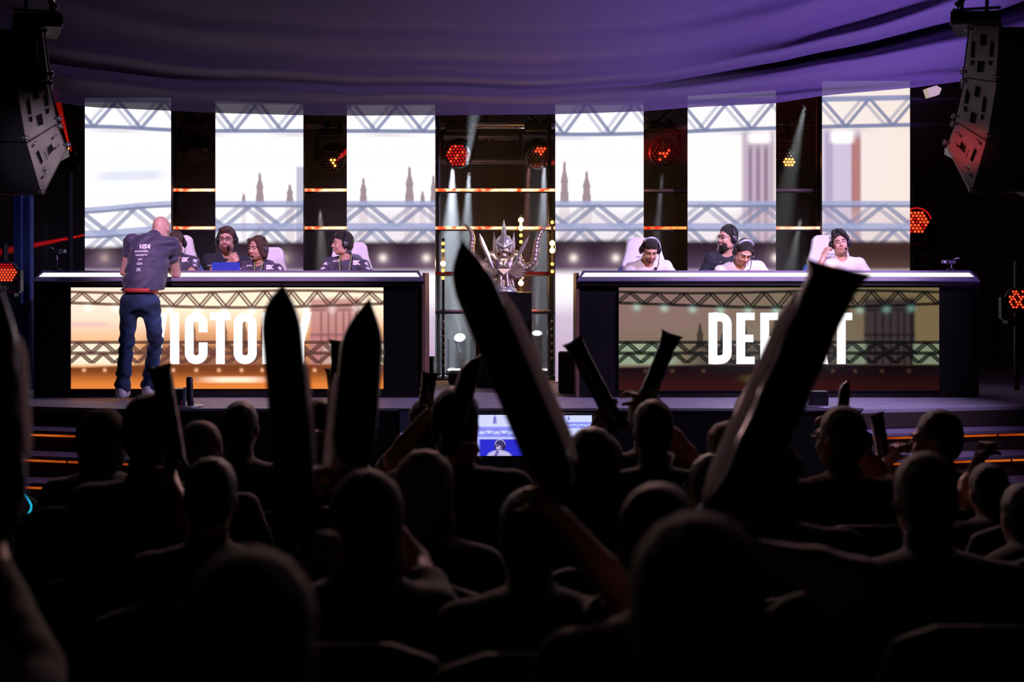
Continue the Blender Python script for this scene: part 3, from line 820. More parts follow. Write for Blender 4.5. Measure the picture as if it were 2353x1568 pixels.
def desk_picture(x, y, mode):
    """mode 0: warm victory picture, 1: dark defeat picture; x, y in the picture's own units"""
    n = len(x); u = (x - (163 if mode == 0 else 1422)) / 718. * (1 if mode == 0 else 718 / 736.)
    X = u * 718
    if mode == 0:
        base = np.tile(np.array([1.15, .62, .30]), (n, 1))
        base = over(base, (1.35, 1.12, .86), sst(772, 700, y) * .9); base = over(base, (.55, .17, .07), .75 * sst(120, 200, X) * sst(735, 800, y)); base = over(base, (1.3, .95, .78), line_m((X - 90) / 150, .5, .7) * sst(800, 720, y) * .7)
        base = over(base, (.95, .55, .62), .5 * line_m((y - 745) / 6, .5, 1) * line_m((X - 40) / 60, .5, .6))
        dark, tw_c, low, lowb = np.array([.13, .050, .040]), (.62, .24, .26), (.24, .060, .018), (1.05, .30, .055)
    else:
        base = np.tile(np.array([.36, .20, .17]), (n, 1))
        st = .5 + .5 * np.sin(y * .80 + 1.6 * np.sin(X * .02)); base = base * (1 - .6 * st[:, None]) + np.array([.13, .26, .10]) * .6 * st[:, None]
        base = over(base, (.42, .30, .12), .6 * sst(450, 700, X)); base = over(base, (.42, .22, .24), .5 * sst(400, 100, X) * sst(790, 740, y))
        dark, tw_c, low, lowb = np.array([.012, .010, .010]), (.050, .032, .055), (.014, .006, .009), (.075, .012, .010)
    c = base
    # bridge tower on the right part
    t = sst(X * 0 + 545, X * 0 + 555, X) * sst(X * 0 + 668, X * 0 + 656, X) * sst(678, 694, y) * sst(842, 836, y)
    c = over(c, tw_c, .85 * t)
    for q in (575, 592, 609, 626, 640): c = over(c, np.array(tw_c) * .45, .6 * t * line_m(X - q, 1.6, 3) * sst(710, 720, y))
    c = over(c, np.array(tw_c) * .5, t * .9 * line_m(X - 659, 4, 4)); c = over(c, np.array(tw_c) * .5, t * .6 * (line_m(y - 770, 2, 4) + line_m(y - 712, 2, 4)))
    for (q, tp, w) in ((182, 745, 15), (280, 730, 14), (352, 735, 16), (398, 738, 15), (440, 750, 9), (232, 768, 10)):
        c = over(c, dark * 1.3, .8 * tower(X, y, q, tp, 800, w))
    ya = 671 + 3 * np.sin(X * .009); yb = 700 + 7 * np.sin((X - 100) * .0055)
    m1 = 787 + 0 * X; m2 = 812 + 0 * X; m3 = 835 - 6 * (np.abs(X - 330) / 330) * 0
    wn = sst(150, 100, X) + sst(560, 640, X) if mode == 0 else sst(150, 110, X) + sst(500, 520, X) * sst(560, 548, X) + sst(655, 665, X)
    c = over(c, (1.2, 1.1, .85) if mode == 0 else (.42, .55, .36), .85 * wn * sst(786, 790, y) * sst(842, 834, y))
    for ph in (0, .14):
        c = over(c, dark, .85 * zig(X, y, ya, yb, 60, 1.5, 1.5, ph))
        mk = 1 - .55 * (sst(150, 260, X) * sst(560, 470, X)); c = over(c, dark, .9 * zig(X, y, m1, m2, 56, 1.6, 1.6, ph + .1)); c = over(c, dark, .9 * zig(X, y, m2, m3, 52, 1.6, 1.6, ph))
    for (yy, w) in ((ya, 2.0), (yb, 2.4), (m1, 2.6), (m2, 3.0)): c = over(c, dark, .9 * line_m(y - yy, w, 2.2))
    mid = sst(138, 200, X) * sst(560, 480, X) * sst(792, 800, y) * sst(850, 840, y)
    c = over(c, dark * 1.5, .6 * mid)
    # round lamps under the upper truss
    for q in (40, 102, 165, 228, 290, 352, 415, 478, 540, 600, 655):
        r = np.hypot(X - q, (y - (yb + 9)) * 1.2); c = c + (np.exp(-(r / 9.) ** 2))[:, None] * (np.array([.5, .5, .45]) if mode == 0 else np.array([.22, .48, .40]))
    dk = sst(834 + 6 * np.exp(-((X) / 120.) ** 2), 842 + 6 * np.exp(-((X) / 120.) ** 2), y)
    c = over(c, low, dk); c = over(c, lowb, dk * sst(848, 892, y) * (.9 if mode == 0 else .55))
    if mode == 0:
        c = c + (line_m((y - 873) / 7, .3, 1.2) * line_m((X - 375) / 95, .2, .9) * dk)[:, None] * np.array([1.0, .85, .7])
        for q in (30, 78, 182, 235, 288, 340, 392, 440, 500, 560): r = np.hypot(X - q, y - 851); c = c + (np.exp(-(r / 4.2) ** 2) * dk)[:, None] * np.array([.9, .55, .3])
    else:
        c = c + (line_m((y - 870) / 9, .3, 1.2) * line_m((X - 330) / 70, .2, .9) * dk)[:, None] * np.array([.10, .09, .02])
        for q in (60, 120, 190, 480, 530, 590, 650): r = np.hypot(X - q, y - 853); c = c + (np.exp(-(r / 4.2) ** 2) * dk)[:, None] * np.array([.10, .05, .03])
        c = over(c, (.0, .0, .0), .15 * np.ones(n)); c = over(c, (.0, .0, .0), .35 * sst(380, 620, X))
        c = c + (.020 * line_m((X - 360) / 190, .3, .9) * line_m((y - 800) / 60, .2, 1))[:, None] * np.array([.8, 1, 1.3])
    return np.clip(c, 0, 1.4)


def screen_material():
    m = bpy.data.materials.new('led_wall_picture'); m.use_nodes = True
    nt = m.node_tree; nt.nodes.clear(); N_ = nt.nodes.new; L_ = nt.links.new
    o = N_('ShaderNodeOutputMaterial'); e = N_('ShaderNodeEmission'); a = N_('ShaderNodeVertexColor'); a.layer_name = 'picture'
    tc = N_('ShaderNodeTexCoord'); sp = N_('ShaderNodeSeparateXYZ'); mu = N_('ShaderNodeMath'); mu.operation = 'MULTIPLY'; mu.inputs[1].default_value = 2 * math.pi / .019
    si = N_('ShaderNodeMath'); si.operation = 'SINE'; ma = N_('ShaderNodeMath'); ma.operation = 'MULTIPLY_ADD'; ma.inputs[1].default_value = .11; ma.inputs[2].default_value = .89
    L_(tc.outputs['Object'], sp.inputs[0]); L_(sp.outputs['Z'], mu.inputs[0]); L_(mu.outputs[0], si.inputs[0]); L_(si.outputs[0], ma.inputs[0])
    L_(a.outputs['Color'], e.inputs['Color']); L_(ma.outputs[0], e.inputs['Strength']); L_(e.outputs[0], o.inputs['Surface'])
    return m


M['led_picture'] = screen_material()


def picture_panel(name, x0, x1, y0, y1, Y, fn, step, parent, origin):
    """flat LED surface whose pixels are coloured by fn (its picture), at distance Y"""
    nx = int((x1 - x0) / step) + 1; ny = int((y1 - y0) / step) + 1
    gx, gy = np.meshgrid(np.linspace(x0, x1, nx), np.linspace(y0, y1, ny), indexing='ij')
    px, py = gx.ravel(), gy.ravel()
    V = np.stack([(px - CX) * Y / FPX - origin[0], np.full_like(px, Y - origin[1]), CZ - (py - HOR) * Y / FPX - origin[2]], 1)
    i, j = np.meshgrid(np.arange(nx - 1), np.arange(ny - 1), indexing='ij'); a = (i * ny + j).ravel()
    Fq = np.stack([a, a + 1, a + ny + 1, a + ny], 1)
    o = mesh_obj(name, V, Fq, M['led_picture'], parent)
    col = fn(px, py); at_ = o.data.color_attributes.new('picture', 'FLOAT_COLOR', 'POINT')
    at_.data.foreach_set('color', np.concatenate([col, np.ones((len(col), 1))], 1).astype(np.float32).ravel())
    return o


YS = 15.1
cols = [(195, 393, 225, 819, 'leftmost'), (495, 697, 225, 819, 'second from the left'), (797, 1000, 229, 819, 'third from the left, left of the trophy'),
        (1276, 1479, 206, 878, 'third from the right, right of the trophy'), (1580, 1783, 196, 878, 'second from the right'), (1889, 2091, 186, 878, 'rightmost')]
for (x0, x1, y0, y1, lab) in cols:
    a, d = S(x0, y0, YS), S(x1, y1, YS)
    root = thing('led_column', 'tall glowing LED screen column, %s' % lab, 'screen', ((a.x + d.x) / 2, YS, STZ), group='LED screen columns behind the desks')
    picture_panel('screen_surface', x0, x1, y0, y1, YS, upper_picture, 1.7, root, root.location)
    b = MB(); w = d.x - a.x; h = a.z - d.z
    b.box((0, .058, (a.z + d.z) / 2 - STZ), (w - .004, .11, h)); b.build('cabinet', M['dark_steel'], root)
    b = MB(); b.box((0, .08, (d.z - STZ) / 2), (w * .94, .30, d.z - STZ), bev=.01); b.build('base', M['desk_lip'] if False else M['black_wall'], root)
    b = MB()
    for sx in (-.35, .35): b.tube([(sx * w, .16, d.z - STZ), (sx * w, .16, a.z - STZ)], .02, 6); b.tube([(sx * w, .16, a.z * .55 - STZ * .5), (sx * w, .55, .0)], .015, 6)
    b.build('support_frame', M['dark_steel'], root)


# ---------------------------------------------------------------- condensed capital letters of the desk screens
def stroke(path, w, closed=False):
    n = len(path); L_, R_ = [], []
    for i in range(n):
        p = np.array(path[i], float)
        a = np.array(path[i - 1] if (i > 0 or closed) else path[i], float); c = np.array(path[(i + 1) % n] if (i < n - 1 or closed) else path[i], float)
        d1 = p - a; d2 = c - p
        if np.linalg.norm(d1) < 1e-9: d1 = d2
        if np.linalg.norm(d2) < 1e-9: d2 = d1
        d1 /= np.linalg.norm(d1); d2 /= np.linalg.norm(d2); t = d1 + d2; t /= np.linalg.norm(t)
        nn = np.array((-t[1], t[0])); k = w / 2 / max(.5, float(nn @ np.array((-d1[1], d1[0]))))
        L_.append(p + nn * k); R_.append(p - nn * k)
    q = []
    for i in range(n if closed else n - 1):
        j = (i + 1) % n; q.append([L_[i], L_[j], R_[j], R_[i]])
    return q


def arc(cx, cy, r, a0, a1, n=8): return [(cx + r * math.cos(math.radians(a0 + (a1 - a0) * i / n)), cy + r * math.sin(math.radians(a0 + (a1 - a0) * i / n))) for i in range(n + 1)]


def glyph(ch, w, s=.17):
    h = s / 2; r = w / 2 - h
    rect = lambda x0, x1, y0, y1: [(x0, y0), (x1, y0), (x1, y1), (x0, y1)]
    rr = r * .95
    if ch == 'I': return [rect(0, w, 0, 1)]
    if ch == 'T': return [rect(0, w, 1 - s * .85, 1), rect(w / 2 - h, w / 2 + h, 0, 1)]
    if ch == 'E': return [rect(0, s, 0, 1), rect(0, w, 1 - s * .85, 1), rect(0, w * .93, .5 - s * .42, .5 + s * .42), rect(0, w, 0, s * .85)]
    if ch == 'F': return [rect(0, s, 0, 1), rect(0, w, 1 - s * .85, 1), rect(0, w * .95, .47 - s * .42, .47 + s * .42)]
    if ch == 'V': return [[(0, 1), (s, 1), (w / 2 + .01, .27), (w / 2 + h * .8, 0), (w / 2 - h * .8, 0)], [(w, 1), (w - s, 1), (w / 2 - .01, .27), (w / 2 - h * .8, 0), (w / 2 + h * .8, 0)]]
    if ch == 'A': return [[(0, 0), (s, 0), (w / 2 + .01, .75), (w / 2 + h * .8, 1), (w / 2 - h * .8, 1)], [(w, 0), (w - s, 0), (w / 2 - .01, .75), (w / 2 - h * .8, 1), (w / 2 + h * .8, 1)], rect(w * .25, w * .75, .2, .2 + s * .7)]
    if ch == 'Y': return [[(0, 1), (s, 1), (w / 2 + h, .42), (w / 2 + h, .36), (w / 2 - h, .36), (w / 2 - h, .42)], [(w, 1), (w - s, 1), (w / 2 - h, .42), (w / 2 + h, .42)], rect(w / 2 - h, w / 2 + h, 0, .42)]
    if ch == 'O': return stroke(arc(h + rr, 1 - h - rr, rr, 180, 90) + arc(w - h - rr, 1 - h - rr, rr, 90, 0) + arc(w - h - rr, h + rr, rr, 0, -90) + arc(h + rr, h + rr, rr, -90, -180), s, True)
    if ch == 'C': return stroke([(w - h, .62)] + arc(w - h - rr, 1 - h - rr, rr, 0, 90) + arc(h + rr, 1 - h - rr, rr, 90, 180) + arc(h + rr, h + rr, rr, 180, 270) + arc(w - h - rr, h + rr, rr, 270, 360) + [(w - h, .42)], s)
    if ch == 'D': return [rect(0, s, 0, 1)] + stroke([(s * .5, 1 - h * .9)] + arc(w - h - rr, 1 - h - rr, rr, 90, 0) + arc(w - h - rr, h + rr, rr, 0, -90) + [(s * .5, h * .9)], s)
    if ch == 'R': return [rect(0, s, 0, 1)] + stroke([(s * .5, 1 - h * .9)] + arc(w - h - rr * .8, 1 - h - rr * .8, rr * .8, 90, 0) + arc(w - h - rr * .8, .45 + rr * .8, rr * .8, 0, -90) + [(s * .5, .45)], s * .95) + [[(w * .45, .48), (w * .45 + s, .48), (w, 0), (w - s, 0)]]
    return []


def letters(word, x0s, x1s, ytop, ybot, Y, parent, origin):
    hpx = ybot - ytop
    for ch, a, c in zip(word, x0s, x1s):
        w = (c - a) / hpx; b = MB()
        for poly in glyph(ch, w):
            pts = [S(a + p[0] * hpx, ybot - p[1] * hpx, Y) - Vector(origin) for p in poly]
            b.prism(pts, (0, 0, 0), (0, -.004, 0))
        b.build('letter', M['letter_white'], parent)


# ---------------------------------------------------------------- the two team desks
def team_desk(x0, x1, sx0, sx1, sy0, sy1, word, lx, label, mode, inner):
    Y = 13.33; a, d = S(x0, 645, Y), S(x1, 915, Y); xl, xr = a.x, d.x; org = Vector(((xl + xr) / 2, 13.9, STZ))
    root = thing('team_desk', label, 'desk', org)
    P_ = lambda x, y, z: Vector((x, y, z)) - org
    w = xr - xl; zt = CZ
    b = MB()
    b.box(P_((xl + xr) / 2, Y + .06, (STZ + 1.90) / 2 + .005), (w - .04, .08, 1.90 - STZ)); b.build('front_panel', M['desk_black'], root)
    for s, x in ((-1, xl + .015), (1, xr - .015)):
        b = MB(); b.prism([P_(x, Y, STZ), P_(x, Y, 1.93), P_(x, Y + .05, 2.02), P_(x, Y + .62, 2.02), P_(x, Y + .72, STZ)], (-.015, 0, 0), (.015, 0, 0)); b.build('side_panel', M['desk_wood' if s == inner else 'desk_black'], root)
    # sloping lip with its light line
    b = MB(); z1, z0 = 2.043, 1.945; y1, y0 = Y + .045, Y - .055; q = .065
    b.prism([P_(xl + q, y1, z1), P_(xr - q, y1, z1), P_(xr, y0, z0), P_(xl, y0, z0)], (0, 0, 0), (0, .05, -.02)); b.build('counter_lip', M['desk_lip'], root)
    b = MB(); fa, fb = .26, .60
    za, zb = z1 + (z0 - z1) * fa, z1 + (z0 - z1) * fb; ya, yb = y1 + (y0 - y1) * fa - .003, y1 + (y0 - y1) * fb - .003
    b.prism([P_(xl + q * .8 + .03, ya, za), P_(xr - q * .8 - .03, ya, za), P_(xr - q * .35 - .03, yb, zb), P_(xl + q * .35 + .03, yb, zb)], (0, 0, 0), (0, .004, .004)); b.build('light_strip', M['led_counter'], root)
    b = MB(); b.box(P_((xl + xr) / 2, Y + .17, 2.01), (w - .14, .26, .03), bev=.005); b.build('counter_top', M['desk_lip'], root)
    b = MB(); b.box(P_((xl + xr) / 2, Y + .47, STZ + .26 + .74), (w - .08, .62, .035), bev=.005); b.build('work_surface', M['desk_black'], root)
    b = MB(); b.box(P_((xl + xr) / 2, Y + .05, 1.915), (w - .06, .16, .03)); b.build('lip_underside', M['desk_black'], root)
    b = MB(); sa, sb = S(sx0, sy0, Y), S(sx1, sy1, Y)
    b.box(P_((sa.x + sb.x) / 2, Y + .012, (sa.z + sb.z) / 2), (sb.x - sa.x + .01, .02, sa.z - sb.z + .01)); fr = b.build('screen_cabinet', M['dark_steel'], root)
    sc = picture_panel('screen_surface', sx0, sx1, sy0, sy1, Y, lambda x, y: desk_picture(x, y, mode), 1.3, root, org)
    letters(word, [q[0] for q in lx], [q[1] for q in lx], 719, 837, Y, sc, org)
    return root


team_desk(78, 977, 163, 881, 661, 894, 'VICTORY', [(331, 385), (391, 412), (425, 477), (483, 530), (537, 590), (603, 656), (662, 716)],
          'long black desk at the left whose front screen reads VICTORY', 0, 1)
team_desk(1324, 2249, 1422, 2158, 661, 898, 'DEFEAT', [(1628, 1681), (1692, 1734), (1747, 1788), (1800, 1842), (1849, 1903), (1908, 1958)],
          'long black desk at the right whose front screen reads DEFEAT', 1, -1)
# raised platform the players' chairs stand on
for (x0, x1, lab) in ((90, 965, 'low black platform behind the victory desk'), (1340, 2235, 'low black platform behind the defeat desk')):
    a, d = S(x0, 900, 13.4), S(x1, 900, 13.4)
    MBo = MB().box((0, 0, .13), (d.x - a.x, .98, .258), bev=.01); o = MBo.build('player_platform', M['black_wall']); o.location = ((a.x + d.x) / 2, 14.56, STZ)
    tag(o, lab, 'platform')

# ---------------------------------------------------------------- cloth canopy above the stage
def canopy():
    m = bpy.data.materials.new('canopy_cloth'); m.use_nodes = True; nt = m.node_tree; b = nt.nodes['Principled BSDF']
    b.inputs['Base Color'].default_value = (.165, .125, .21, 1); b.inputs['Roughness'].default_value = .85; b.inputs['Sheen Weight'].default_value = .3
    n = nt.nodes.new('ShaderNodeTexNoise'); n.inputs['Scale'].default_value = 90; bp = nt.nodes.new('ShaderNodeBump'); bp.inputs['Strength'].default_value = .15; bp.inputs['Distance'].default_value = .01
    tc = nt.nodes.new('ShaderNodeTexCoord'); nt.links.new(tc.outputs['Object'], n.inputs['Vector']); nt.links.new(n.outputs['Fac'], bp.inputs['Height']); nt.links.new(bp.outputs['Normal'], b.inputs['Normal'])
    h = m.copy(); h.name = 'canopy_hem_gauze'; hb = h.node_tree.nodes['Principled BSDF']; hb.inputs['Alpha'].default_value = .935
    ex = np.array([-420, 60, 195, 395, 500, 700, 800, 1000, 1275, 1480, 1600, 1780, 1890, 2090, 2205, 2420, 2700.])
    ey = np.array([150, 222, 246, 255, 260, 265, 266, 265, 263, 256, 246, 238, 220, 203, 188, 150, 90.])
    xs = np.linspace(-400, 2680, 385); edge = np.interp(xs, ex, ey); ker = np.ones(9) / 9; edge = np.convolve(np.pad(edge, 4, 'edge'), ker, 'valid')
    u = (xs - CX) / 1000.; Hh = 205 + 225 * np.clip(np.abs(u), 0, 1.3) ** 3 * np.where(u > 0, 1, .5)
    ts = np.concatenate([np.linspace(0, 1.3, 150), np.linspace(1.32, 3.2, 40)])
    root = thing('canopy', 'large swag of purple-lit cloth hung under the ceiling above the LED columns', 'cloth canopy', (0, 14.75, CZ + 1.6))
    gx, gt = np.meshgrid(np.arange(len(xs)), ts, indexing='ij')
    X = xs[gx]; py = edge[gx] - gt * Hh[gx]
    amp = .030 + .17 * sst(.10, .95, (X - CX) / 1000.) + .035 * sst(.3, 1.0, (CX - X) / 1000.)
    dip = lambda c, w: np.exp(-((gt - c) / w) ** 2)
    wob = .02 * np.sin(X * .006) + .01 * np.sin(X * .017)
    q = gt + wob
    dep = (-1.6 * np.exp(-((q - .295) / .040) ** 2) + .9 * np.exp(-((q - .375) / .045) ** 2) + .9 * np.exp(-((q - .205) / .05) ** 2) - .55 * np.exp(-((q - .56) / .05) ** 2)
           + .35 * np.exp(-((q - .66) / .08) ** 2) - .3 * np.exp(-((q - .82) / .05) ** 2) + .22 * np.sin(q * 46 + 1.2 * np.sin(X * .004)) * sst(1.2, .0, gt) + .12 * np.sin(q * 92 + X * .01) * sst(.35, .0, gt))
    Y = 14.75 - 1.05 * np.clip(gt, 0, 9) ** 1.25 * (Hh[gx] / 230.) - amp * dep * (.35 + .65 * sst(-.02, .2, gt))
    V = np.stack([(X - CX) * 14.75 / FPX, Y, CZ - (py - HOR) * 14.75 / FPX + .0 * gt], -1).reshape(-1, 3)
    V[:, 2] = np.minimum(V[:, 2] + np.clip(V[:, 2] - 4.6, 0, 9) * .0, 7.9)
    V -= np.array(root.location)
    nt_ = len(ts); hem = int(np.argmax(ts > .11))
    i, j = np.meshgrid(np.arange(len(xs) - 1), np.arange(nt_ - 1), indexing='ij'); a = (i * nt_ + j)
    Fq = np.stack([a, a + nt_, a + nt_ + 1, a + 1], -1)
    for name, sl, mm in (('cloth', slice(hem, None), m), ('hem', slice(0, hem), h)):
        f = Fq[:, sl].reshape(-1, 4); us, inv = np.unique(f, return_inverse=True)
        mesh_obj(name, V[us], inv.reshape(-1, 4), mm, root, smooth=True)
    return root


canopy()
V3 = Vector
# ---------------------------------------------------------------- light rig behind the screens
def lighting_truss(z, Y, label, x0=-6.4, x1=6.4, s=.29):
    root = thing('lighting_truss', label, 'truss', ((x0 + x1) / 2, Y, z)); L = (x1 - x0) / 2
    b = MB()
    for dy in (-s / 2, s / 2):
        for dz in (-s / 2, s / 2): b.tube([(-L, dy, dz), (L, dy, dz)], .024, 8)
    b.build('chord', M['steel'], root, True)
    b = MB(); n = int(2 * L / .32)
    for i in range(n):
        a, c = -L + i * .32, -L + (i + 1) * .32; sg = 1 if i % 2 else -1
        b.tube([(a, -s / 2, -s / 2 * sg), (c, -s / 2, s / 2 * sg)], .010, 5); b.tube([(a, s / 2, -s / 2 * sg), (c, s / 2, s / 2 * sg)], .010, 5); b.tube([(a, -s / 2 * sg, -s / 2), (c, s / 2 * sg, -s / 2)], .010, 5)
    b.build('brace', M['dark_steel'], root)
    for x in (-L * .6, L * .6): MB().tube([(x, 0, s / 2), (x, 0, 8.0 - z)], .008, 5).build('hanging_cable', M['dark_steel'], root)
    return root


YR = 16.2
ztr = S(0, 300, YR).z + .2
lighting_truss(ztr, YR, 'long aluminium truss that carries the moving lamps, half hidden by the canopy')
lighting_truss(S(0, 344, 17.6).z, 17.6, 'dim aluminium truss far behind the trophy', -2.2, 1.2, .3)
GAPS = [(393, 495), (697, 797), (1000, 1276), (1479, 1580), (1783, 1889)]


def led_bar(px0, px1, py, Y, m, label, over_=14):
    a, c = S(px0 - over_, py, Y), S(px1 + over_, py, Y); w = c.x - a.x
    root = thing('led_bar', label, 'light bar', ((a.x + c.x) / 2, Y, a.z), group='LED light bars behind the screens')
    MB().box((0, .012, -.018), (w, .05, .02)).build('housing', M['dark_steel'], root)
    b = MB(); b.tube([(-w / 2 + .01, -.005, .003), (w / 2 - .01, -.005, .003)], .0175, 8); b.build('light_strip', m, root, True)
    return root


for (g, u_, l_, nm) in ((GAPS[0], 'bar_hot', 'bar_hot', 'first gap from the left'), (GAPS[1], 'bar_hot', 'bar_hot', 'second gap from the left'), (GAPS[2], 'bar_hot', 'bar_hot', 'wide middle gap behind the trophy'),
                        (GAPS[3], 'bar_violet', 'bar_red', 'gap right of the trophy'), (GAPS[4], 'bar_violet', 'bar_white', 'last gap on the right')):
    led_bar(*g, 438, 15.75, M[u_], ('glowing' if u_ != 'bar_violet' else 'unlit pale') + ' upper light bar in the ' + nm)
    led_bar(*g, 525, 15.75, M[l_], 'glowing lower light bar in the ' + nm)
led_bar(*GAPS[2], 629, 15.75, M['bar_dimred'], 'dull red light bar level with the trophy base')
led_bar(*GAPS[2], 716, 15.75, M['bar_violet'], 'unlit bar tinted by violet light below the trophy, behind its plinth')
# uprights that hold the bars
for i, (px, lab) in enumerate(((404, 'in the leftmost gap'), (804, 'behind the column left of the trophy'), (1008, 'just left of the trophy gap'), (1262, 'at the right side of the trophy gap'), (1588, 'behind the second column from the right'), (1880, 'in the rightmost gap'))):
    p = S(px, 700, 15.82); o = MB().tube([(0, 0, 0), (0, 0, 4.2)], .022, 8).box((0, 0, .012), (.35, .3, .024)).build('bar_upright', M['dark_steel'], smooth=False); o.location = (p.x, 15.83, STZ)
    tag(o, 'slim black steel upright holding light bars, %s' % lab, 'pole')


def bulb_batten(px, Y, rows, lit, label):
    """vertical batten of round warm bulbs; rows = photo heights of the bulbs, lit = brightness of each"""
    p = S(px, 700, Y); root = thing('bulb_batten', label, 'light batten', (p.x, Y, STZ), group='warm bulb battens behind the trophy')
    zt = S(px, rows[0], Y).z - STZ + .06
    MB().box((0, .045, zt / 2), (.03, .03, zt)).build('batten_post', M['dark_steel'], root); MB().box((0, .06, .01), (.3, .24, .02)).build('base', M['dark_steel'], root)
    for y, l in zip(rows, lit):
        MB().ball((0, 0, S(px, y, Y).z - STZ), (.030, .030, .030) if l == 2 else .020, 6).build('bulb', M[{2: 'bulb_warm', 1: 'bulb_soft', 0: 'bulb_off'}[l]], root, True)


bulb_batten(1018, 15.5, [560, 576, 606, 622, 639, 740, 757, 774, 791, 808, 825, 842], [1, 1, 2, 1, 1, 0, 0, 0, 0, 0, 0, 0], 'warm bulb batten left of the trophy, by the left screen')
bulb_batten(1197, 15.5, [506, 524, 541, 556, 572, 637, 651], [2, 2, 1, 1, 0, 2, 2], 'warm bulb batten directly behind the trophy')
bulb_batten(1269, 15.5, [511, 559, 576, 607, 624, 740, 757, 774, 791, 808, 825], [1, 2, 2, 1, 1, 0, 0, 0, 0, 0, 0], 'warm bulb batten right of the trophy, by the right screen')


def moving_head(px, py, Y, aim, label, cells, size=.15, hang=True, lens='lens_red', dim='lens_darkred', ring=None, nrow=7):
    """yoke-mounted stage lamp; cells = lit lens cells (indices of a hexagonal grid)"""
    c = S(px, py, Y); root = thing('moving_head_lamp', label, 'stage lamp', c, group='moving head stage lamps')
    sg = 1 if hang else -1; r = size
    MB().box((0, 0, sg * r * 1.75), (r * 1.9, r * 1.5, r * .62), bev=.02).build('base', M['dark_steel'], root)
    if hang:
        zc = max(ztr - .145 - c.z, r * 2.1); 
        for s in (-.5, .5): b = MB(); b.box((s * r, 0, (r * 1.9 + zc) / 2), (.035, .06, zc - r * 1.9 + .02), bev=.006); b.tube([(s * r + .03, 0, zc), (s * r - .03, 0, zc)], .036, 10); b.build('clamp', M['dark_steel'], root)
    else: MB().box((0, r * .9, -r * 1.75), (.05, r * .6, .06)).build('bracket', M['dark_steel'], root)
    b = MB()
    for s in (-1, 1): b.prism([(s * r * 1.22, -.045, sg * r * 1.5), (s * r * 1.22, .045, sg * r * 1.5), (s * r * 1.22, .04, -sg * r * .25), (s * r * 1.22, -.04, -sg * r * .25)], (-.018, 0, 0), (.018, 0, 0))
    b.box((0, 0, sg * r * 1.5), (r * 2.44, .07, .03)); b.build('yoke', M['dark_steel'], root)
    aim = (V3(aim)).normalized(); R = aim.to_track_quat('Z', 'Y').to_matrix()
    hd = MB().lathe([(r * .45, -r * 1.15), (r * .85, -r * .95), (r * 1.04, -r * .3), (r * 1.06, r * .35), (r * .98, r * .70), (r * .90, r * .72)], n=20, R=R).build('lamp_head', M['black_plastic'], root, True)
    MB().lathe([(r * .88, r * .70), (r * .86, r * .725)], n=20, R=R).build('front_glass', M['glass_black'], hd)
    if ring: MB().tube([R @ V3((r * .97 * math.cos(a), r * .97 * math.sin(a), r * .74)) for a in np.linspace(ring[0], ring[1], 14)], r * .05, 6).build('light_ring', M[dim], hd, True)
    pts = [(i, j) for j in range(-3, 4) for i in range(-3, 4) if (i + .5 * (j % 2)) ** 2 + (j * .87) ** 2 < 10.2]
    for kind, mm in ((0, 'lens_cells_off'), (1, 'lens'), (2, 'bright')):
        b = MB(); n = 0
        for k, (i, j) in enumerate(pts):
            v = cells(i, j)
            if v != kind: continue
            q = V3(((i + .5 * (j % 2)) * r * .245, j * r * .213, r * .735)); b.ball(R @ q, r * (.095 if kind else .075), 4); n += 1
        if n: b.build('lamp_cell', M[{0: 'bulb_off', 1: dim if kind == 1 else lens, 2: lens}[kind]], hd, True)
    return root


V_ = lambda *ok: (lambda i, j: ok[0](i, j))
moving_head(766, 362, 16.055, (-.10, -1, -.35), 'moving head lamp with a few red cells lit, second gap from the left', lambda i, j: 2 if (i, j) in ((0, -1), (1, 0), (0, 0), (1, -2)) else 0, .155, lens='lens_orange')
moving_head(452, 340, 16.055, (.1, -.5, -1), 'dark moving head lamp, unlit, in the first gap from the left', lambda i, j: 0, .15)
moving_head(1055, 352, 16.055, (-.12, -1, -.30), 'moving head lamp sparkling red, upper left of the trophy', lambda i, j: 2 if (i * 7 + j * 5) % 4 == 0 and i < 2 else 1, .16)
MB_ = MB()
moving_head(1236, 352, 16.055, (.1, -1, -.5), 'moving head lamp lit red at its lower edge, upper right of the trophy', lambda i, j: 2 if (j > 1 and abs(i) < 2) or (i, j) == (0, 1) else 0, .16)
moving_head(1521, 350, 16.055, (.05, -1, -.2), 'moving head lamp with five red cells, first gap right of the trophy', lambda i, j: 2 if (i, j) in ((0, 0), (1, 0), (-1, 0), (0, -1), (1, 1), (-1, -2)) else 0, .16)
moving_head(1795, 372, 16.055, (.15, -1, -.1), 'moving head lamp glowing orange red, partly behind the second column from the right', lambda i, j: 2 if (i >= 0 and abs(j) < 2) else 0, .15, lens='lens_orange')
moving_head(2102, 512, 15.7, (-.1, -1, .02), 'wash lamp with many red cells beside the rightmost LED column', lambda i, j: 1 if (i + j) % 5 == 0 else 2, .16, hang=False, ring=(.2, 2.4), lens='lens_red')
moving_head(162, 350, 15.95, (-.2, -1, .2), 'small moving head lamp with one bright cell left of the leftmost column', lambda i, j: 2 if (i, j) in ((0, 0), (0, 1)) else 0, .10, hang=False, lens='lens_orange')
moving_head(12, 628, 14.0, (.5, -1, .1), 'red lamp at the left edge of the picture', lambda i, j: 2 if j < 2 else 1, .12, hang=False)
moving_head(2336, 690, 14.0, (-.2, -1, .1), 'red lamp at the right edge beside the defeat desk', lambda i, j: 2 if i < 2 and (i + j) % 3 else 0, .12, hang=False)


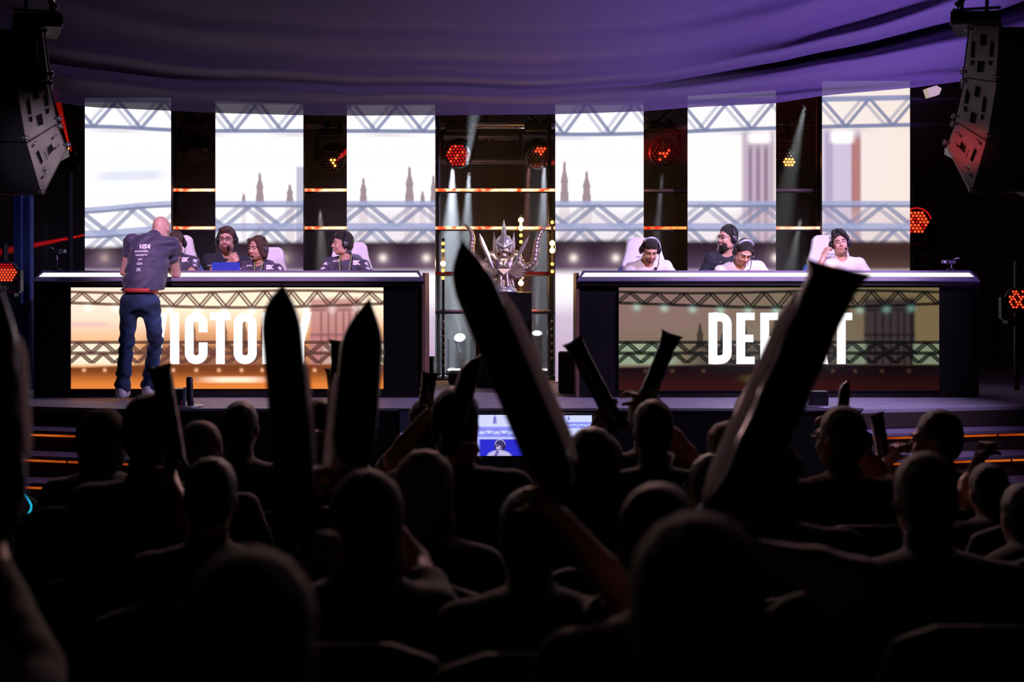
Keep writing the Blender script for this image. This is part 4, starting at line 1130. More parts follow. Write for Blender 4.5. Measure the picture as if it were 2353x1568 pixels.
def pole_for(px, py, Y, label, r=.12):
    Y = Y - .12 + r * 1.2 + .03; p = S(px, py, Y + .0); o = MB().tube([(0, 0, 0), (0, 0, p.z)], .03, 8).box((0, 0, .015), (.5, .5, .03)).build('lamp_tower', M['dark_steel']); o.location = (p.x, Y, 0); tag(o, label, 'pole')


pole_for(2102, 420, 15.82, 'black lamp tower right of the rightmost LED column', .16); pole_for(12, 560, 14.12, 'black lamp tower at the left picture edge'); pole_for(2336, 600, 14.12, 'black lamp tower at the right picture edge'); pole_for(162, 280, 16.07, 'black lamp tower left of the leftmost LED column', .10)


def floor_lamp(px, py, Y, label, lean):
    """beam lamp on the deck pointing up, its lens showing as a bright oval"""
    c = S(px, py, Y); root = thing('floor_beam_lamp', label, 'stage lamp', (c.x, Y, STZ), group='floor beam lamps beside the plinth'); h = c.z - STZ
    MB().box((0, 0, .05), (.30, .26, .10), bev=.02).build('base', M['dark_steel'], root)
    b = MB()
    for s in (-1, 1): b.box((s * .13, 0, h * .5), (.025, .07, h * .95))
    b.box((0, 0, h * .1), (.26, .07, .03)); b.build('yoke', M['dark_steel'], root)
    R = V3(lean).normalized().to_track_quat('Z', 'Y').to_matrix()
    hd = MB().lathe([(.04, -.20), (.06, -.15), (.062, 0), (.062, .03)], (0, 0, h - .02), 18, R).build('lamp_head', M['black_plastic'], root, True)
    MB().lathe([(.044, .028), (.042, .036)], (0, 0, h - .02), 18, R).build('lens', M['lens_white'], hd)
    return V3((c.x, Y, c.z + .04))


fl1 = floor_lamp(1057, 776, 15.95, 'white beam lamp on the floor left of the plinth', (-.12, -.9, .9)); fl2 = floor_lamp(1234, 767, 15.95, 'white beam lamp on the floor right of the plinth', (.0, -.5, .9))
# haze hanging behind the screens, and the lamps' beams in it
hz = bpy.data.materials.new('stage_haze'); hz.use_nodes = True; nt = hz.node_tree; nt.nodes.clear()
vo = nt.nodes.new('ShaderNodeOutputMaterial'); vs_ = nt.nodes.new('ShaderNodeVolumeScatter'); vs_.inputs['Density'].default_value = .11; vs_.inputs['Color'].default_value = (.95, .93, 1, 1); vs_.inputs['Anisotropy'].default_value = .0
nt.links.new(vs_.outputs[0], vo.inputs['Volume'])
o = MB().box((0, 17.05, 3.6), (14.2, 2.6, 5.4)).build('haze', hz); tag(o, 'thin stage haze hanging behind the LED columns', 'haze', kind='stuff')
bz = lambda px, py, Y=15.9: S(px, py, Y)
for (a, t, c, pw, an) in ((bz(1040, 385), bz(1035, 640), (.80, .92, 1), 700, 15), (bz(1072, 385), bz(1092, 240), (.80, .92, 1), 160, 12), (bz(1078, 395), bz(1068, 640), (.80, .92, 1), 400, 11), (bz(1215, 380), bz(1205, 640), (1, .40, .35), 150, 7),
                          (bz(1250, 380), bz(1245, 880), (.85, .9, 1), 330, 11), (fl1, fl1 + V3((-.2, .15, 1.0)), (.8, .95, 1), 70, 9), (fl2, fl2 + V3((.0, .12, 1.0)), (.8, .95, 1), 70, 9),
                          (bz(1522, 400), bz(1500, 640), (.85, .9, .95), 90, 8), (bz(1850, 240), bz(1812, 420), (.85, .95, .92), 90, 12), (bz(735, 480), bz(742, 640), (.9, .9, .8), 60, 14), (bz(1840, 500), bz(1812, 640), (.8, .9, .85), 50, 14),
                          (bz(1197, 520, 15.6), bz(1197, 660, 15.75), (1, .03, .02), 55, 22), (bz(770, 372), bz(800, 345), (1, .02, .02), 120, 14), (bz(1250, 378), bz(1290, 372), (1, .02, .02), 90, 14)):
    spot(a, t, c, pw * 4.5, an * 1.3, .9, .02)
spot(S(163, 352, 15.85), S(120, 180, 15.9), (1, .02, .01), 1500, 7, .3, .01); spot(S(215, 536, 16.2), S(-60, 592, 16.2), (1, .01, .01), 3500, 5, .4, .01)

for (x, y, e_) in ((1197, 512, 9), (1197, 645, 8), (1269, 570, 9), (1018, 606, 6)):
    ld = bpy.data.lights.new('bulb_light', 'POINT'); ld.color = (1, .52, .15); ld.energy = e_; ld.shadow_soft_size = .03; lo_ = bpy.data.objects.new('bulb_light', ld); COL.objects.link(lo_); lo_.location = S(x, y, 15.44); lo_['kind'] = 'helper'
# ---------------------------------------------------------------- trophy on its plinth
YT = 14.6
pb = S(1158, 672, YT); a_, c_ = S(1095, 672, YT), S(1222, 900, YT)
o = MB().box((0, 0, (pb.z - STZ) / 2), (c_.x - a_.x, .5, pb.z - STZ), bev=.008).build('plinth', M['desk_black']); o.location = (pb.x, YT + .1, STZ); tag(o, 'tall black box plinth carrying the horned trophy', 'plinth')
M['trophy'] = mat('trophy_antique_silver', (.60, .48, .40), .30, metal=.88, var=.35, scale=26, bump=.25)
M['trophy_bright'] = mat('trophy_polished_steel', (.85, .80, .82), .30, metal=.7, var=.06)
tr_ = thing('trophy', 'silver trophy shaped as a horned spike-helmeted bust with two upright blades', 'trophy', (pb.x, YT, pb.z)); u = 1 / 223.8
q = lambda x, z, y=0: (x * u, y * u, z * u)
MB().lathe([(31 * u, 0), (32 * u, 3 * u), (30 * u, 5 * u), (30 * u, 7 * u), (26 * u, 9 * u), (26 * u, 12 * u), (24 * u, 14 * u)], n=28).build('base', M['trophy_bright'], tr_, True)
F = Field((-.16, -.14, .04), (.16, .14, .26), .0035)
F.cone(q(0, 13), q(0, 30), 22 * u, 15 * u, .01).cone(q(0, 30), q(0, 44), 16 * u, 20 * u, .01)
for a in range(8):
    t = a * math.pi / 4 + .39; F.cone(q(22 * math.cos(t), 14, 22 * math.sin(t)), q(17 * math.cos(t), 40, 17 * math.sin(t)), 5 * u, 4 * u, .006)
F.build('pedestal', M['trophy'], tr_)
F = Field((-.30, -.16, .14), (.30, .16, .78), .0036)
F.ell(q(0, 64), (24 * u, 15 * u, 20 * u)).ell(q(0, 54, -4), (13 * u, 12 * u, 14 * u)).cone(q(0, 74), q(0, 92), 10 * u, 9 * u, .02)
for s in (-1, 1):
    F.ell(q(s * 13, 63, -11), (9 * u, 7 * u, 9 * u)); F.cone(q(s * 12, 72), q(s * 30, 82, 2), 9 * u, 9 * u, .02).ell(q(s * 28, 86, 4), (12 * u, 11 * u, 10 * u))
    F.cone(q(s * 30, 80, 3), q(s * 38, 70, 2), 8 * u, 9 * u, .02)
F.cone(q(0, 70, -13), q(0, 56, -15), 3.2 * u, 1.8 * u, .004)
F.build('bust', M['trophy'], tr_)
F = Field((-.13, -.15, .33), (.13, .15, .64), .003)
F.ell(q(0, 97, -3), (12 * u, 13 * u, 19 * u)).ell(q(0, 83, -9), (7 * u, 7 * u, 6 * u)).cone(q(0, 104, -15), q(0, 96, -18), 1.8 * u, 2.6 * u, .006)
for s in (-1, 1): F.ell(q(s * 5.5, 103, -16), (4 * u, 4 * u, 2.2 * u), None, .006, True); F.ell(q(s * 8, 94, -10), (5 * u, 5 * u, 6 * u))
F.ell(q(0, 89.5, -17), (4.5 * u, 3 * u, 1.1 * u), None, .003, True)
F.build('face', M['trophy'], tr_)
F = Field((-.15, -.15, .36), (.15, .15, .70), .003)
F.ell(q(0, 113, 3), (19.5 * u, 20 * u, 20 * u)).ell(q(0, 86, -14), (11 * u, 17 * u, 21 * u), None, .01, True).ell(q(0, 90, -8), (30 * u, 30 * u, 8 * u), None, .01, True)
for s in (-1, 1): F.cone(q(s * 2, 104, -19), q(s * 18, 114, -10), 2.6 * u, 3.2 * u, .006).cone(q(s * 19, 112, -4), q(s * 15, 92, -8), 4 * u, 2.2 * u, .006)
F.cone(q(0, 102, -20), q(0, 130, -14), 2.5 * u, 5 * u, .006)
F.build('helmet', M['trophy_bright'], tr_)
def blade(pts, wd, m, nm, th=1.6, y=-10):
    b = MB(); n = len(pts); L1 = []; 
    for i, (x, z) in enumerate(pts):
        a = np.array(pts[max(i - 1, 0)]); c = np.array(pts[min(i + 1, n - 1)]); t = (c - a) / np.linalg.norm(c - a); nn = np.array((-t[1], t[0])) * wd[i]
        L1.append([q(x + nn[0], z + nn[1], y), q(x, z, y - th - wd[i] * .25), q(x - nn[0], z - nn[1], y), q(x, z, y + th)])
    v = [p for r in L1 for p in r]; f = [(4 * i + k, 4 * i + (k + 1) % 4, 4 * i + 4 + (k + 1) % 4, 4 * i + 4 + k) for i in range(n - 1) for k in range(4)] + [(0, 1, 2, 3), (4 * n - 4, 4 * n - 1, 4 * n - 2, 4 * n - 3)]
    b.add(v, f).build(nm, m, tr_)
blade([(0, 108), (0, 120), (0, 134), (0, 150), (0, 165)], [2, 7.5, 6, 4.2, .3], M['trophy_bright'], 'spike', 5, -16)
blade([(-22, 50), (-29, 66), (-38, 88), (-48, 110), (-53, 124), (-56, 135)], [1.2, 3.2, 5, 5.2, 4.2, .6], M['trophy_bright'], 'sword', 1.6, -14)
blade([(21, 60), (29, 75), (40, 96), (50, 116), (58, 131)], [1.2, 3.0, 4.2, 3.6, .5], M['trophy_bright'], 'sword', 1.6, -14)
for s in (-1, 1): blade([(s * 21, 84), (s * 22, 100), (s * 22, 118), (s * 23, 139)], [2.5, 4, 3.6, .4], M['trophy_bright'], 'helmet_fin', 1.5, 2)
for s in (-1, 1):
    pth = [(36, 70), (45, 60), (57, 58), (68, 68), (75, 86), (75, 106), (72, 124), (76, 140), (86, 152), (99, 161)] if s < 0 else [(34, 68), (44, 58), (57, 58), (69, 70), (73, 88), (74, 106), (78, 124), (84, 138), (94, 150), (107, 156)]
    rad = [12, 13.5, 13, 12.5, 11.5, 10.2, 9, 7, 4, .5]
    N_ = 60; tt = np.linspace(0, len(pth) - 1, N_); P2 = []; R2 = []
    for t in tt:
        i = min(int(t), len(pth) - 2); f = t - i; p0, p1, p2, p3 = [np.array(pth[max(0, min(len(pth) - 1, i + k))], float) for k in (-1, 0, 1, 2)]
        P2.append(.5 * ((2 * p1) + (-p0 + p2) * f + (2 * p0 - 5 * p1 + 4 * p2 - p3) * f * f + (-p0 + 3 * p1 - 3 * p2 + p3) * f ** 3))
        rr = np.interp(t, range(len(rad)), rad); R2.append(rr * (1 - .14 * ((t * 1.9) % 1)) * u if t < 7.6 else rr * u)
    b = MB().tube([q(s * p[0], p[1], 2 - 8 * math.sin(i / N_ * 2)) for i, p in enumerate(P2)], R2, 14, flat=.8); b.build('horn', M['trophy'], tr_, False)
for s in (-1, 1):
    for k in range(9):
        a = math.radians(-28 + k * 9); L = 53 - abs(k - 5) * 2.2
        blade([(s * 5, 50 + k * .4), (s * (7 + L * .55 * math.cos(a)), 45 + L * .55 * math.sin(a) + k * .6), (s * (6 + L * math.cos(a)), 46 + L * .75 * math.sin(a) + k * .8)], [3.5, 5.6, 1.2], M['trophy'], 'wing_feather', 2.4, -15 + k * 1.3)
spot((.4, 9.2, 5.6), (pb.x, YT, 2.2), (1.0, .80, .62), 600, 5, .5, .08); spot((-1.6, 11.5, 4.6), (pb.x, YT, 2.2), (.45, .32, 1.0), 110, 9, .5, .3)

MB().prism([q(-19, 74, -17), q(-10, 66, -22), q(0, 60, -23), q(10, 66, -22), q(19, 74, -17), q(15, 54, -23), q(0, 40, -29), q(-15, 54, -23)], (0, 0, 0), (0, .02, 0)).build('collar_plate', mat('trophy_dark_plate', (.30, .22, .28), .35, metal=.9, var=.1), tr_)
# ---------------------------------------------------------------- small equipment
def small_camera(px, py, Y, label, right):
    c = S(px, py, Y); b0 = 2.046; root = thing('desk_camera', label, 'camera', (c.x, Y, b0)); h = c.z - b0; s = -1 if right else 1
    MB().lathe([(.045, 0), (.045, .012), (.012, .018)], n=14).build('stand_foot', M['dark_steel'], root, True)
    MB().tube([(0, 0, .012), (.005, 0, h * .6), (0, 0, h)], .007, 8).build('stand_pole', M['steel'], root, True)
    bd = MB().box((0, 0, h + .015), (.085, .06, .042), bev=.008).build('camera_body', M['dark_steel'], root)
    MB().tube([(s * .042, 0, h + .015), (s * .085, 0, h + .018)], .018, 10).build('lens', M['steel'], bd, True)
    MB().tube([(-s * .03, 0, h + .04), (-s * .05, 0, h + .052), (-s * .085, 0, h + .05)], .006, 6).build('viewfinder_arm', M['steel'], bd, True)


small_camera(130, 582, 13.44, 'small camera on a thin stand at the left end of the victory desk', False); small_camera(2185, 606, 13.44, 'small camera on a short stand at the right end of the defeat desk', True)
# tablet with blue back on the left desk
c = S(523, 620, 13.6); root = thing('tablet', 'blue-backed tablet standing on the victory desk before the bearded man', 'tablet', (c.x, 13.52, 2.027))
MB().box((0, 0, .047), (.265, .012, .094), bev=.006, R=None).build('tablet_back', mat('blue_case', (.02, .05, .45), .5, var=.1), root); MB().box((0, .008, .047), (.245, .004, .08)).build('display', M['glass_black'], root)
o = MB().box((0, .035, .004), (.2, .06, .008), bev=.003).build('stand', M['black_plastic'], root)


def cue_unit(px, py_top, Y, w, h, label, upright):
    c = S(px, 0, Y); root = thing('stage_unit', label, 'equipment', (c.x, Y, STZ + .016))
    MB().lathe([(.16, 0), (.165, .006), (.15, .010)], n=24).build('base_plate', M['steel'], root, True)
    MB().box((-.055 if upright else 0, 0, .012 + h / 2 * (.55 if upright else 1)), (w, .12, h * (.55 if upright else 1)), bev=.006).build('receiver_box', M['black_plastic'], root)
    if upright:
        MB().tube([(.045, 0, .010), (.045, 0, .035), (.040, 0, .05), (.036, 0, h - .02), (.036, 0, h)], (.030, .030, .031, .029, .022), 12).build('antenna', M['black_plastic'], root, True)
        MB().box((.0, -.02, .09), (.022, .02, .15), bev=.004).build('clip', M['steel'], root); MB().tube([(-.03, -.065, .012), (-.02, -.07, .05)], .006, 6).build('red_tag', mat('red_tag', (.6, .02, .05), .5), root)


cue_unit(426, 860, 12.32, .10, .255, 'black upright antenna and box on a round metal plate at the stage edge', True)
cue_unit(1879, 900, 12.32, .165, .12, 'low black box on a round metal plate at the stage edge', False)
# floor cases beside the plinth and cable humps
c = S(1222, 862, 14.9); a = S(1205, 833, 14.9); d = S(1243, 876, 14.9)
o = MB().box((0, 0, (a.z - STZ) / 2), (d.x - a.x, .22, a.z - STZ), bev=.01).build('flight_case', mat('violet_case', (.13, .09, .2), .6, var=.15)); o.location = (c.x, 15.13, STZ); tag(o, 'small violet-lit equipment case on the floor right of the plinth', 'case')
c = S(1307, 845, 14.9); o = MB().box((0, 0, .20), (.17, .22, .40), bev=.015).build('speaker_box', M['riser_black']); o.location = (S(1303, 0, 13.95).x, 13.9, STZ); tag(o, 'dark box covered in black cloth left of the defeat desk', 'box')
c = S(1060, 870, 15.0); o = MB().box((0, 0, .07), (.26, .2, .14), bev=.02).tube([(-.1, -.12, .02), (.2, -.16, .012), (.35, -.02, .012)], .01, 6).build('floor_light', M['dark_steel']); o.location = (c.x, 14.95, STZ); tag(o, 'small black floor box with a cable left of the plinth', 'box')


# ---------------------------------------------------------------- loudspeaker line arrays
def quadlerp(Q, u, v): return (1 - v) * ((1 - u) * np.array(Q[0]) + u * np.array(Q[1])) + v * ((1 - u) * np.array(Q[3]) + u * np.array(Q[2]))


def line_array(mirror, label, m):
    import bmesh
    YA = 9.0; X_ = (lambda x: 2328 - x) if mirror else (lambda x: x); dy = -5 if mirror else 0; sg = 1 if mirror else -1
    top = S(X_(75), 20, YA); root = thing('line_array', label, 'loudspeaker', (top.x, YA, top.z)); org = V3((top.x, YA, top.z))
    L = lambda x, y, off=0.: tuple(S(X_(x), y + dy, YA) - org + V3((0, off, 0)))
    cabs = [([(32, 66), (95, 64), (110, 182), (40, 192)], [[(58, 83), (75, 83), (76, 110), (58, 110)], [(40, 104), (44, 97), (52, 97), (55, 136), (43, 136)], [(83, 98), (95, 98), (97, 138), (86, 138)], [(43, 144), (56, 144), (56, 155), (46, 155)], [(85, 143), (97, 143), (97, 155), (88, 155)], [(62, 145), (82, 145), (83, 171), (66, 171)]]),
            ([(38, 195), (106, 186), (129, 284), (60, 326)], [[(70, 206), (86, 200), (90, 226), (77, 231)], [(57, 234), (62, 226), (68, 224), (73, 262), (62, 266)], [(96, 220), (101, 211), (107, 210), (113, 242), (101, 246)], [(63, 269), (74, 267), (75, 279), (66, 282)], [(101, 252), (113, 247), (113, 260), (104, 264)], [(80, 266), (96, 260), (100, 286), (85, 291)]]),
            ([(62, 330), (129, 288), (150, 343), (96, 447)], [[(80, 352), (88, 343), (99, 372), (93, 382)], [(106, 341), (118, 328), (124, 344), (110, 360)], [(96, 389), (103, 380), (107, 390), (99, 400)], [(100, 349), (102, 347), (110, 367), (108, 369)]])]
    for k, (Q, holes) in enumerate(cabs):
        bm = bmesh.new(); edges = []
        for lp in [Q] + holes:
            vs = [bm.verts.new(L(x, y)) for x, y in lp]
            edges += [bm.edges.new((vs[i], vs[(i + 1) % len(vs)])) for i in range(len(vs))]
        bmesh.ops.triangle_fill(bm, use_beauty=True, use_dissolve=False, edges=edges)
        ctr = V3((0, 0, 0))
        for f in bm.faces:
            if f.normal.y > 0: f.normal_flip()
        me = bpy.data.meshes.new('cabinet'); bm.to_mesh(me); bm.free(); me.materials.append(m)
        cab = bpy.data.objects.new('cabinet', me); COL.objects.link(cab); cab.parent = root
        md = cab.modifiers.new('thick', 'SOLIDIFY'); md.thickness = .03; md.offset = -1
        # black cabinet body behind and outward of the rigging face
        b = MB(); o_ = 150
        pts = [L(Q[0][0] - o_, Q[0][1] + 1), L(Q[1][0], Q[1][1] + 1), L(Q[2][0], Q[2][1] - 1), L(Q[3][0] - o_ + 10, Q[3][1] - 1)]
        b.prism(pts, (0, .062, 0), (sg * .16, .60, 0)); b.build('body', M['black_plastic'], cab)
        b = MB(); pts = [L(Q[0][0] - o_, Q[0][1] + 1), L(Q[0][0] - 1, Q[0][1] + 1), L(Q[3][0] - 1, Q[3][1] - 1), L(Q[3][0] - o_ + 10, Q[3][1] - 1)]
        b.prism(pts, (0, .0, 0), (0, .06, 0)); b.build('grille', M['black_plastic'], cab)
        for (u_, v_) in ((1.04, .06), (1.05, .9), (-.04, .92)):
            b = MB(); p = quadlerp(Q, u_, v_); b.tube([L(p[0] - 5, p[1]), L(p[0] + 5, p[1])], .011, 6); b.ball(L(p[0] + 6, p[1]), .018, 5); b.build('locking_pin', M['steel'], cab, True)
        if k == 2:
            for (x, y) in ((82, 332), (103, 405), (133, 338), (127, 315)): MB().tube([L(x - 5, y + 5, -.02), L(x + 5, y - 6, -.02)], .007, 6).build('handle', M['steel'], cab, True)
    b = MB(); b.prism([L(35, 30), L(146, 32), L(147, 60), L(38, 56)], (0, -.02, 0), (sg * .2, .5, 0)); fr = b.build('bumper_frame', M['dark_steel'], root)
    b = MB(); b.tube([L(36, 57, -.03), L(147, 61, -.03)], .012, 6).tube([L(33, 24, -.03), L(143, 30, -.03)], .010, 6).box(L(70, 42, -.03), (.05, .02, .03)); b.build('frame_edge', M['steel'], fr)
    b = MB(); b.tube([L(118, 30), L(116, -30), L(116, -420)], .012, 6).tube([L(60, 30), L(60, -30), L(60, -420)], .012, 6); b.build('hanging_chain', M['dark_steel'], root)
    b = MB(); b.tube([L(120, 4, -.04), L(128, 14, -.05), L(136, 22, -.04)], .022, 8); b.build('shackle', M['silver_plastic'], root, True)
    return root


M['array_grey'] = mat('speaker_rigging_grey', (.42, .38, .36), .6, metal=.2, var=.15, scale=9, bump=.1)
line_array(False, 'grey and black loudspeaker array hanging at the upper left', M['array_grey']); line_array(True, 'grey and black loudspeaker array hanging at the upper right, red lit', M['array_grey'])
spot((-1.6, 6.0, 3.0), S(95, 350, 9.0), (.85, .66, .90), 260, 12, 1.0, .1); spot((1.2, 6.0, 3.0), S(2240, 260, 9.0), (.75, .60, .75), 50, 22, 1.0, .1)
spot((1.6, 6.5, 2.8), S(2225, 340, 9.0), (1, .05, .06), 170, 6.5, .8, .05)
o = MB().prism([(0, 0, 0), (.10, 0, .03), (.155, 0, 0), (.13, 0, -.065), (.03, 0, -.09)], (0, 0, 0), (0, .15, 0)).build('ceiling_lamp', mat('cream_lamp_shell', (.55, .45, .38), .5, emis=(1, .75, .6), estr=.35)); o.location = S(2130, 203, 14.9); tag(o, 'cream lamp housing peeking out below the canopy at the right', 'stage lamp')

# ---------------------------------------------------------------- people on the stage
PZ = STZ + .26
M['chair_white'] = mat('white_leatherette', (.88, .86, .92), .45, var=.03); M['chair_violet'] = mat('slate_leatherette', (.14, .11, .26), .5, var=.1); M['chair_blue'] = mat('blue_leatherette', (.06, .25, .80), .45, var=.05)
M['logo_ink'] = mat('printed_grey_blue', (.12, .12, .25), .6); M['print_white'] = mat('printed_white', (.85, .82, .9), .6, var=.02); M['cord_green'] = mat('green_lanyard', (.25, .42, .12), .6)
M['lens_disp'] = emit('monitor_picture_warm', (1.0, .45, .12), 2.2)


def gaming_chair(px, Y, ytop, label, yaw=0.0, logo=True):
    p = S(px, ytop, Y); root = thing('gaming_chair', label, 'chair', (p.x, Y, PZ), math.radians(yaw), 'gaming chairs behind the team desks'); zt = p.z - PZ
    def plate(poly, y0, th, nm, m, lean=.10):
        b = MB(); pts = [(x, y0 + (z - .5) * lean, z) for x, z in poly]; b.prism(pts, (0, 0, 0), (0, th, 0)); return b.build(nm, m, root)
    k = zt
    half = [(0, k), (.115, k), (.150, k - .015), (.172, k - .05), (.190, k - .15), (.235, k - .285), (.175, k - .345), (.155, k - .45), (.15, .55)]
    w = plate([(x, z) for x, z in half] + [(-x, z) for x, z in half[::-1]][:-1], .0, .085, 'backrest', M['chair_white'])
    md = w.modifiers.new('round', 'BEVEL'); md.width = .018; md.segments = 2
    for s in (-1, 1):
        v = plate([(s * .232, k - .29), (s * .285, k - .40), (s * .300, k - .55), (s * .24, .55), (s * .152, .55), (s * .158, k - .45), (s * .178, k - .35)], -.045, .12, 'side_wing', M['chair_violet'])
        md = v.modifiers.new('round', 'BEVEL'); md.width = .015; md.segments = 2
        plate([(s * .245, k - .30), (s * .305, k - .405), (s * .322, k - .55), (s * .26, .55), (s * .236, .55), (s * .295, k - .55), (s * .280, k - .405)], -.035, .10, 'blue_edge', M['chair_blue'])
    MB().box((0, -.22, .46), (.50, .50, .11), bev=.04).build('seat', M['chair_violet'], root)
    MB().tube([(0, -.2, .40), (0, -.2, .10)], .028, 10).build('gas_lift', M['dark_steel'], root, True)
    MB().box((0, .02, .44), (.16, .14, .20), bev=.02).build('back_bracket', M['dark_steel'], root)
    for i in range(5):
        a = i * 2 * math.pi / 5 + .3; lg = MB().tube([(0, -.2, .105), (.27 * math.cos(a), -.2 + .27 * math.sin(a), .075)], (.03, .018), 8).build('leg', M['dark_steel'], root, True)
        MB().lathe([(.012, -.012), (.026, -.012), (.026, .012), (.012, .012)], (.27 * math.cos(a), -.2 + .27 * math.sin(a), .028), 12, Matrix.Rotation(math.pi / 2, 3, 'X')).build('caster', M['black_plastic'], lg, True)
    for s in (-1, 1):
        ar = MB().box((s * .29, -.18, .60), (.03, .05, .20)).build('armrest', M['dark_steel'], root); MB().box((s * .29, -.2, .71), (.09, .25, .03), bev=.012).build('arm_pad', M['black_plastic'], ar)
    if logo:
        o = text_mesh('MAXNOMIC', .030, M['logo_ink'], root, 'lettering'); o.rotation_euler = (math.pi / 2, 0, 0); o.location = (0, -.004 + (k - .20 - .5) * .10, k - .20)
        b = MB(); b.tube([(.027 * math.cos(a), (k - .27 - .5) * .10 - .004, k - .265 + .027 * math.sin(a)) for a in np.linspace(0, 2 * math.pi, 21)[:-1]], .0022, 4, closed=True)
        for dx in (-.012, .004): b.prism([(dx - .006, -.004 + (k - .265 - .5) * .1, k - .285), (dx + .002, -.004 + (k - .265 - .5) * .1, k - .285), (dx + .014, -.004 + (k - .265 - .5) * .1, k - .247), (dx + .004, -.004 + (k - .265 - .5) * .1, k - .247)], (0, 0, 0), (0, .002, 0))
        b.build('round_logo', M['logo_ink'], root)
    return root


gaming_chair(402, 14.56, 540, 'white and blue gaming chair behind the player hidden by the standing man', 8)
gaming_chair(608, 14.56, 568, 'white and blue gaming chair behind the long-haired player', -4)
gaming_chair(801, 14.56, 556, 'white and blue gaming chair behind the player in profile', -3)
gaming_chair(1482, 14.56, 546, 'white and blue gaming chair behind the first player of the defeat desk', 4)
gaming_chair(1693, 14.56, 553, 'white and blue gaming chair behind the middle player of the defeat desk', 3)
gaming_chair(1912, 14.56, 540, 'white and blue gaming chair behind the curly-haired player', 5)


def seated(label, px, py, Yh, hr, g, Yp=14.33, dxp=0, hands=None, zoff=0, seat=.57, **kw):
    """seated figure whose head (between the ears) is seen at photo pixel px, py"""
    c = S(px, py, Yh); cp = S(px + dxp, py, Yp); loc = V3((cp.x, Yp, PZ)); H = c - loc
    P = V3((0, 0, seat)); R = rotm(*hr); N = H + R @ V3((0, .030, -.125)) * g + V3((0, .015, -.045)) * g; N = N * 1.0
    if hands is None: hands = ((.22, -.52, .80), (-.22, -.52, .80))
    hands = [h if h is None or len(h) == 3 and not isinstance(h[0], str) else tuple(S(h[1], h[2], h[3]) - loc) for h in hands]
    kn = [V3((s * .13, -.40, seat - .03)) for s in (1, -1)]; ft = [V3((s * .14, -.36, .09)) for s in (1, -1)]
    r = person(label, loc, 0, P, N, H, hr, hands, kn, ft, g, **kw)
    return r + (loc, g)


def jersey_marks(r, sk=True):
    root, T, R, sh, tr, loc, g = r; N = V3(T((0, .03, -.17)))
    X0, Z0 = 0, 0
    sx = sh.data; xs = [v.co for v in sx.vertices]; nz = max(v.z for v in xs)
    nx = T((0, .03, -.17))[0]; zc = nz - .16
    decal('SK', .058, M['print_white'], sh, (nx + .105, -.5, zc), (1, 0, 0), (0, 0, 1), 'chest_emblem', bold=.004)
    decal('gaming', .020, M['print_white'], sh, (nx - .10, -.5, zc + .02), (1, 0, 0), (0, 0, 1), 'chest_print', bold=.001)
    for s in (-1, 1):
        decal('SK', .032, M['print_white'], sh, (nx + s * .205, -.5, zc - .01), (1, 0, -.35 * s), (.35 * s, 0, 1), 'sleeve_print', bold=.003); decal('VISA', .022, M['print_white'], sh, (nx + s * .225, -.5, zc - .055), (1, 0, -.35 * s), (.35 * s, 0, 1), 'sleeve_print', bold=.002)


# player hidden behind the standing man
r = seated('seated player in dark jersey half hidden behind the standing man', 404, 560, 14.22, (10, 30, 0), .95, hair=('short', 'hair_brown'), hands=((.2, -.48, .80), (-.2, -.48, .80))); jersey_marks(r)
headset(r[1], r[2], .95, 'black headset on the player half hidden behind the standing man', r[5], 0)
# bearded coach
r = seated('bearded man in glasses and black t-shirt holding a hand to his chin', 521, 551, 14.45, (0, 4, 0), 1.03, Yp=14.62, dxp=0, hair=('side', 'hair_brown'), beard=('hair_red', 1.2), specs=True, shirt='black_tee', neckr=1.05, seat=.62,
           hands=((.30, -.40, .78), ('px', 528, 604, 14.12)), curl=(30, 75), palm=((0, 0, -1), (.5, 1, .2)), poles=((.6, .5, -.6), (-.3, -.2, -1)))
decal('REDBULL', .022, M['print_white'], r[3], (-.10, -.5, r[0].location.z * 0 + S(0, 610, 14.4).z - PZ), (1, 0, .1), (-.1, 0, 1), 'chest_print'); decal('SK', .028, M['print_white'], r[3], (.11, -.5, S(0, 612, 14.4).z - PZ), (1, 0, 0), (0, 0, 1), 'chest_print')
headset(r[1], r[2], 1.03, 'black headset on the bearded man in glasses', r[5], 0, side=1)
# long-haired player
r = seated('long-haired seated player in dark team jersey looking to the left', 592, 571, 14.15, (-32, 6, 3), .96, dxp=8, hair=('long', 'hair_brown'), tyaw=-5); jersey_marks(r)
headset(r[1], r[2], .96, 'black headset on the long-haired player', r[5], 0, side=1)
b = MB(); rt = r[0]
z0 = T0 = V3(r[1]((0, .03, -.17)))
for s in (-1, 1): b.tube([T0 + V3((s * .045, -.07, .03)), T0 + V3((s * .03, -.135, -.06)), T0 + V3((s * .012, -.155, -.18))], .005, 5)
b.build('lanyard', M['cord_green'], rt)
# player in profile
r = seated('short-haired seated player in dark team jersey with his face in profile', 788, 560, 14.18, (-72, 2, 0), .97, dxp=8, hair=('crew', 'hair_dark'), tyaw=-8, hands=((.24, -.48, .80), (-.20, -.50, .80))); jersey_marks(r)
headset(r[1], r[2], .97, 'black headset on the player seen in profile', r[5], 0, side=-1)
b = MB(); T0 = V3(r[1]((0, .03, -.17)))
for s in (-1, 1): b.tube([T0 + V3((s * .06 + .0, -.05, .05)), T0 + V3((s * .05, -.13, -.06)), T0 + V3((s * .04, -.15, -.16))], .005, 5)
b.build('lanyard', M['cord_green'], r[0])
